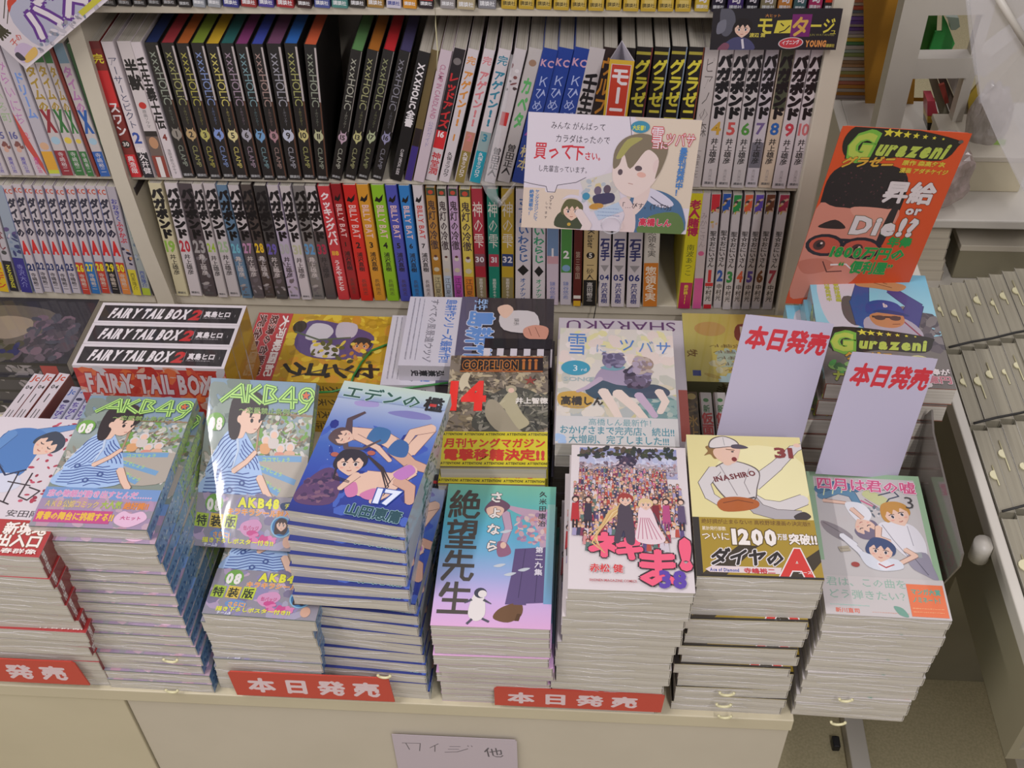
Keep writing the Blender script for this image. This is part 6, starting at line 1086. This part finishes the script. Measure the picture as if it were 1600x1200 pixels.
for r_ in range(4):
    for k in range(10):
        x = 430+k*16.75+rr.uniform(-.4, .4); y1 = 1128-r_*124+k*5.9; ln = 117
        if y1-ln < 560: continue
        zt_ = -896-rr.uniform(0, 3)
        ordn = ('first', 'second', 'third', 'fourth', 'fifth', 'sixth', 'seventh', 'eighth', 'ninth', 'tenth')[k]; rown = ('rear', 'second', 'third', 'fourth', 'nearest')[r_]
        e = thing('bundled_book', '%s grey bundled book from the rail in the %s row' % (ordn, rown), 'book', U(x, y1, zt_-104), (0, 0, 0), 'bundled books with page edges up')
        if bk_src is None:
            v, f = box_vf(.6, 15.8, -ln+1, -1, 1, 104); a_ = mesh('pages', v, f, M_PAGESB, e)
            v1, f1 = box_vf(0, .6, -ln, 0, 0, 104.3); v2, f2 = box_vf(15.8, 16.4, -ln, 0, 0, 104.3); v3, f3 = box_vf(0, 16.4, -ln, 0, 0, .9)
            vv = v1+v2+v3; ff = f1+[tuple(i+8 for i in q) for q in f2]+[tuple(i+16 for i in q) for q in f3]; b2 = mesh('cover', vv, ff, M_PRINT, e, col='#959080'); bk_src = (a_.data, b2.data)
        else:
            link(bpy.data.objects.new('pages', bk_src[0]), e); link(bpy.data.objects.new('cover', bk_src[1]), e)
        if rr.random() < .85:
            yy = -rr.uniform(.35, .6)*ln; w = rr.uniform(4, 7)
            arc = [(8-w*math.sin(a_), yy+w*math.cos(a_)) for a_ in [k_*math.pi/6 for k_ in range(7)]]; nn = len(arc)
            mesh('strap_button', [(x_, y_, 105) for x_, y_ in arc]+[(x_, y_, 106.4) for x_, y_ in arc], [tuple(range(nn))[::-1], tuple(range(nn, 2*nn))]+[(i_, (i_+1) % nn, (i_+1) % nn+nn, i_+nn) for i_ in range(nn)], M_IVORY, e)
            tube('strap', [(7.6, yy+rr.uniform(4, 22), 105.2), (8, yy, 105.6), (8.6, yy-rr.uniform(6, 28), 105.2)], .7, M_IVORY, e, n=5)
for r_ in range(4):
    y = 1128-r_*124-119.5
    tube('black_cord', [(0, 0, 0), (26, 8, 2), (54, 18, 0), (82, 27, 2), (110, 37, 0), (150, 50, 0)], 1.5, M_STRING, None, U(431, y, -892), 6, label='%s black cord across the bundled books' % ('rearmost', 'second', 'third', 'nearest')[r_], cat='cord', group='black cords across the bundled books')
# storage box under the display table
st_ = thing('storage_box', 'olive grey cardboard box under the display table rail', 'box', U(640, 1200, -1700))
v, f = box_vf(-60, 58, -130, 120, 0, 330, 2); mesh('box_body', v, f, M_GREY, st_); v, f = box_vf(-64, 62, -134, 124, 300, 334, 2); mesh('box_lid', v, f, M_GREY, st_)
# rear rack with two white boards
rk = thing('rear_rack', 'white rear rack with two boards beyond the bundled books', 'rack', U(640, 1310, -1700))
def rbox(nm, x0, x1, y0, y1, z0, z1, m, b=0): v, f = box_vf(x0-640, x1-640, y0-1310, y1-1310, z0+1700, z1+1700, b); return mesh(nm, v, f, m, rk)
rbox('board', 400, 1000, 1290, 1620, -1052, -1034, M_WHITE, 2); rbox('board', 400, 1000, 1300, 1620, -932, -918, M_WHITE, 2); rbox('upright', 385, 400, 1300, 1620, -1700, -918, M_WHITE, 1); rbox('upright', 1000, 1015, 1300, 1620, -1700, -918, M_WHITE, 1); rbox('back_panel', 400, 1000, 1612, 1620, -1700, -932, M_CREAM)
bkp = Book(112, 174, 18.6, '#b9b0a0', None, None, mat=M_PRINT, pages=M_PAGESP)
for i in range(5):
    bkp.place('paperback', '%s of five lying paperbacks between the white boards' % ('lowest', 'second', 'middle', 'fourth', 'topmost')[i], 'book', 462-i*1.5, 1400, -1034+i*18.9, rr.uniform(-1, 1), 'lying paperbacks between the white boards')
# slanted grey sheet on the lower board, right of the paperbacks
e = thing('grey_box', 'flat grey box on the lower white board beside the paperbacks', 'box', U(700, 1320, -1034))
v, f = box_vf(-165, 160, 0, 240, 0, 58, 2); mesh('box_body', v, f, M_GREY, e); v, f = box_vf(-166, 161, -1, 241, 50, 60, 1); mesh('box_lid', v, f, M_CREAM, e)
# things on the upper board
e = thing('cream_carton', 'cream carton on the upper white board, half behind the orange card', 'box', U(560, 1420, -918)); v, f = box_vf(-58, 50, -50, 60, 0, 56, 2); mesh('carton_body', v, f, M_CREAM2, e); v, f = box_vf(-60, 52, -52, 62, 50, 58, 1); mesh('carton_lid', v, f, M_CREAM, e)
e = thing('crumpled_wrapping', 'crumpled pinkish wrapping paper beside the orange card', 'wrapping paper', U(470, 1340, -918))
bm = bmesh.new(); bmesh.ops.create_icosphere(bm, subdivisions=4, radius=1); r2 = random.Random(5)
from mathutils import noise
def crumple(nm, parent, sx, sy, sz, mat, seed, amp=.25, fr=2.2):
    bm = bmesh.new(); bmesh.ops.create_icosphere(bm, subdivisions=4, radius=1)
    for v in bm.verts:
        d = .5+.5*noise.noise(v.co*fr*.6+Vector((seed, 0, 0)))+.12*noise.noise(v.co*fr*2.3+Vector((0, seed, 0))); k = 1-amp*.6+amp*.9*d; v.co = Vector((v.co.x*sx*k, v.co.y*sy*k, max(0, (v.co.z+.85))*sz*k))/1000
    me = bpy.data.meshes.new(nm); bm.to_mesh(me); bm.free(); me.materials.append(mat); return link(bpy.data.objects.new(nm, me), parent)
M_WRAP = solid('pinkish_wrapping_paper', '#a89690', .5, coat=.4, var=.25, vscale=40); M_BAG = solid('creased_plastic_bag', '#8f8878', .35, coat=.6, var=.3, vscale=30, bump=(30, .8, .01)); M_BAG2 = solid('pale_plastic_bag', '#a39b94', .3, coat=.6, var=.25, vscale=24, bump=(24, .8, .01)); M_GREEN = solid('green_film', '#1f8a34', .35, coat=.5, var=.12); M_DGREEN = solid('dark_green_cloth', '#245c1a', .6, var=.25, vscale=50); M_PINK = solid('pink_bag', '#b87a98', .45, var=.12); M_MINT = solid('mint_plastic', '#9ab0a0', .4, var=.1); M_LIME = solid('lime_paper', '#8fae5a', .5)
crumple('paper_body', e, 62, 40, 60, M_WRAP, 3.1, .5, 3)
# tall white rack frame (two posts, rungs, slanting arm) with things hanging behind
fr_ = thing('steel_rack', 'white steel frame with two posts and cross rungs beyond the bookcase', 'rack', U(478, 1450, -1700))
def pbox(nm, pts, w, h, m=M_WHITE):
    """square bar through world points (mm)"""
    a, b = Vector(pts[0]), Vector(pts[1]); t = (b-a).normalized(); s = t.cross(Vector((0, 0, 1))); s = s.normalized() if s.length > .1 else Vector((1, 0, 0)); w2 = s.cross(t); o = Vector((478, 1450, -1700)); vs = []
    for p in (a, b):
        for i, j in ((-1, -1), (1, -1), (1, 1), (-1, 1)): vs.append(tuple(p-o+s*(i*w/2)+w2*(j*h/2)))
    return mesh(nm, vs, [(0, 1, 2, 3), (7, 6, 5, 4), (0, 4, 5, 1), (1, 5, 6, 2), (2, 6, 7, 3), (3, 7, 4, 0)], m, fr_)
pbox('post', [(428, 1450, -1700), (428, 1450, -500)], 35, 30); pbox('post', [(530, 1470, -1700), (530, 1470, -500)], 14, 20)
pbox('rung', [(425, 1460, -772), (525, 1465, -772)], 26, 30); pbox('rung', [(425, 1455, -680), (525, 1460, -680)], 26, 24)
pa = onY(1530, 100, 1465); pb = onY(1600, 45, 1700); pbox('slanting_arm', [tuple(pa), tuple(pa+(pb-pa)*1.3)], 26, 30)
# hanging clear vinyl cover at the right edge
q = [onY(u, v, 1180) for u, v in ((1512, -30), (1700, -30), (1700, 480), (1612, 318), (1594, 290), (1560, 222), (1532, 158))]
c0 = q[3]; vs = [(p.x-c0.x, (i % 2)*6, p.z-c0.z) for i, p in enumerate(q)]; ns = len(vs); vs += [(x, y+1, z) for x, y, z in vs]
tag(mesh('vinyl_cover', vs, [tuple(range(ns)), tuple(range(2*ns-1, ns-1, -1))]+[(i, i+ns, (i+1) % ns+ns, (i+1) % ns) for i in range(ns)], M_CLEARFILM, None, U(*c0)), 'hanging clear vinyl cover with soft reflections at the right edge', 'vinyl cover')
g = [onY(1556, -10, 1176), onY(1580, 30, 1176), onY(1610, 78, 1176)]; tube('white_piping', [tuple(p-g[0]) for p in g], 4, M_WHITE, None, U(*g[0]), 8, label='white piping slanting across the vinyl cover', cat='piping')
g = [onY(1511, -10, 1182), onY(1520, 75, 1182), onY(1533, 160, 1182)]; tube('clear_edge_rod', [tuple(p-g[0]) for p in g], 2.4, M_CLEAR, None, U(*g[0]), 8, label='clear rod along the left edge of the vinyl cover', cat='rod')
# column of lying books and ochre cardboard beyond the bookcase
colb = ['#c9c0bc', '#c8b030', '#4f8a58', '#a84a40', '#9fb0a8', '#8a9a58', '#a8845a', '#9a7a58', '#b08a62', '#a88c60', '#9a9a5a', '#c58a3a', '#c9a04a', '#b8705a', '#c58a3a', '#cdb08a', '#c58a3a', '#b8aab0', '#c9c4c8', '#7f8a98', '#b0506a', '#a8a0a4', '#57789c', '#b04a3c', '#8a6a5a', '#c27a5c', '#5a6a7c', '#b85a48', '#6a7a8a', '#a89a94', '#7a5aa8', '#6a4a9c', '#8a6ab8', '#6a4a9c', '#9a90a4']
cnm = ['pale', 'yellow', 'green', 'red', 'mint', 'moss', 'tan', 'brown', 'light brown', 'straw', 'olive', 'orange', 'golden', 'terracotta', 'bright orange', 'sand', 'deep orange', 'lilac grey', 'white', 'steel grey', 'raspberry', 'silver', 'blue', 'brick', 'umber', 'salmon', 'slate', 'vermilion', 'blue grey', 'stone', 'violet', 'dark violet', 'light violet', 'grape', 'grey violet']
z0_ = -1200; hcol = (-830+1200)/len(colb)
zz = -1180
vlist = [250-i*5.6 for i in range(45)]
for i, v_ in enumerate(vlist):
    P = onY(1300, v_, 1640); P2 = onY(1300, v_-5.6, 1640)
    c = colb[::-1][i % 35]
    if i % 3 == 1: c = '#b9b2aa'
    x0 = 392; x1 = 476 if v_ > 150 else 470
    o = box('lying_book', x0, x1+(4 if v_ > 140 else 0), 1640+rr.uniform(-2, 2), 1760, P.z, P2.z-.6, M_PRINT, col=c, b=.8)
    lab = '%s lying book, number %s from the foot of the far column' % (cnm[::-1][i % 35], i+1)
    wd_ = (ORD+['nineteenth'])[i] if i < 19 else ['twentieth', 'thirtieth', 'fortieth'][i//10-2] if i % 10 == 0 else '' 
    if not wd_: wd_ = (['twenty', 'thirty', 'forty'][(i+1)//10-2]+'-'+ORD[(i+1) % 10-1]) if (i+1) % 10 else ['twentieth', 'thirtieth', 'fortieth'][(i+1)//10-2]
    if i >= 19 and i % 10 == 0: wd_ = ['twenty-first', 'thirty-first', 'forty-first'][i//10-2]
    tag(o, '%s book in the far narrow column, %s from its foot' % ('pale grey' if i % 3 == 1 else cnm[::-1][i % 35], wd_), 'book', 'books in the far narrow column')
P = onY(1300, 250, 1640); box('column_stand', 385, 480, 1636, 1764, -1700, P.z-.2, M_GREY, label='grey stand under the far narrow column of books', cat='stand')
g = [onY(u, v, 1610) for u, v in ((1349, -40), (1440, -40), (1425, 200), (1353, 200))]; c0 = g[3]
tag(mesh('cardboard_sheet', [(q.x-c0.x, d, q.z-c0.z) for d in (0, 5) for q in g], [(0, 3, 2, 1), (4, 5, 6, 7), (0, 1, 5, 4), (1, 2, 6, 5), (2, 3, 7, 6), (3, 0, 4, 7)], M_ORANGE, None, U(*c0)), 'tall ochre cardboard sheet behind the white frame', 'cardboard')
CB = c0.z; box('cardboard_stand', c0.x-6, c0.x+110, 1600, 1625, -1700, CB-.2, M_GREY, label='grey stand below the tall ochre cardboard', cat='stand')
bx_ = thing('file_box', 'ochre magazine file box with a silver disc and red characters', 'file box', U(545, 1600, -1060))
v, f = box_vf(-40, 40, 0, 60, 0, 125, 0); mesh('box_body', v, [q for q in f if q != (4, 5, 7, 6)], M_ORANGE, bx_)
A = Art(60, 90); A.ell(20, 62, 11, 12, '#8f9aa0', 20, 20); A.smooth([(30, 60), (36, 74), (46, 78), (46, 64), (36, 54)], '#9ab83a'); A.text('おすすめ', 4, 34, 11, '#b8442c', bold=.04, fit=44, rot=16); A.text('コミック', 8, 20, 9, '#b8442c', bold=.04, fit=40, rot=16); A.build('printed_face', bx_, lambda a, b, c: (a-26, -c, b+28), M_CARD)
def psheet(name, px, y, th, col, label, cat, lean=0):
    g = [onY(u, v, y) for u, v in px]; c0 = min(g, key=lambda q: q.z); n = len(g)
    return tag(mesh(name, [(q.x-c0.x, d+(q.z-c0.z)*lean, q.z-c0.z) for d in (0, th) for q in g], [tuple(range(n))[::-1], tuple(range(n, 2*n))]+[(i, (i+1) % n, (i+1) % n+n, i+n) for i in range(n)], M_FILM, None, U(*c0), col=col), label, cat)
psheet('plastic_folder', [(1432, -4), (1466, -2), (1463, 60), (1452, 84), (1436, 80), (1429, 58)], 1590, 6, '#2a6418', 'dark green rounded folder hanging behind the rack', 'folder')
psheet('plastic_folder', [(1473, 22), (1480, 36), (1492, 68), (1482, 88), (1449, 88), (1462, 50), (1472, 50)], 1575, 5, '#2fa148', 'bright green pointed folder beside the dark green one', 'folder')
psheet('cream_bottle', [(1478, 26), (1498, 28), (1500, 42), (1493, 47), (1486, 47), (1484, 36)], 1560, 16, '#a0b4a2', 'pale mint bottle shape below the pink bag', 'bottle')
for i, (px, c, lb) in enumerate((([(1450, 119), (1463, 119), (1494, 204), (1476, 204)], '#8d8873', 'olive grey magazine leaning under the rung'), ([(1464, 119), (1477, 119), (1512, 202), (1495, 204)], '#5f5148', 'dark brown magazine leaning beside the olive grey one'), ([(1478, 119), (1503, 119), (1514, 150), (1511, 200)], '#9d978f', 'light grey magazine leaning at the right under the rung'), ([(1512, 152), (1531, 128), (1534, 176), (1516, 204)], '#ad932c', 'mustard yellow magazine at the clear cover'), ([(1467, 134), (1476, 131), (1483, 160), (1477, 163)], '#9c3d32', 'small red booklet on the leaning magazines'))):
    psheet('magazine', px, 1540-i*7, 5, c, lb, 'magazine')
for i, (px, c, lb) in enumerate((([(1449, 158), (1461, 158), (1466, 181), (1449, 181)], '#b53b4c', 'raspberry booklet in the little pile by the orange card'), ([(1449, 182), (1468, 182), (1470, 192), (1449, 192)], '#c49c2e', 'yellow booklet in the little pile by the orange card'), ([(1449, 193), (1474, 193), (1478, 204), (1449, 204)], '#242221', 'black booklet in the little pile by the orange card'))):
    psheet('booklet', px, 1500, 30, c, lb, 'booklet')
tag(crumple('pink_bag', None, 28, 12, 60, M_PINK, 4.2, .3), 'pink bag above the mint pouch behind the frame', 'bag').location = U(*onY(1488, 20, 1620))
tag(crumple('plastic_bag', None, 28, 24, 62, M_BAG2, 7.2, .4, 3), 'pale creased plastic bag right of the leaning magazines', 'bag').location = U(*onY(1528, 240, 1420))
box('lime_card', 0, 1, 0, 1, 0, 1, M_LIME) if False else None
P = onY(1548, 244, 1400); box('lime_card', P.x-14, P.x+14, 1400, 1402, P.z, P.z+26, M_LIME, label='small lime green card on the upper board by the pale bag', cat='card')
# stand that carries the bags and boxes behind
box('bag_stand', 440, 760, 1480, 1700, -1700, -1062, M_GREY, label='grey stand beyond the white frame that carries the bags', cat='stand')
P = onY(1440, 280, 1640)
# ceiling tubes are real lamps overhead
for i, (x, y, L_) in enumerate(((-1190, 100, 1200), (600, -850, 1200), (-2200, -200, 1200), (1600, 2400, 1200))):
    e = thing('ceiling_lamp', ('fluorescent ceiling lamp above the left front stacks', 'fluorescent ceiling lamp above the right front stacks', 'fluorescent ceiling lamp above the far left aisle', 'fluorescent ceiling lamp above the rear rack')[i], 'lamp', U(x, y, 1056))
    v, f = box_vf(-90, 90, -620, 620, 30, 60, 4); mesh('housing', v, f, M_WHITE, e)
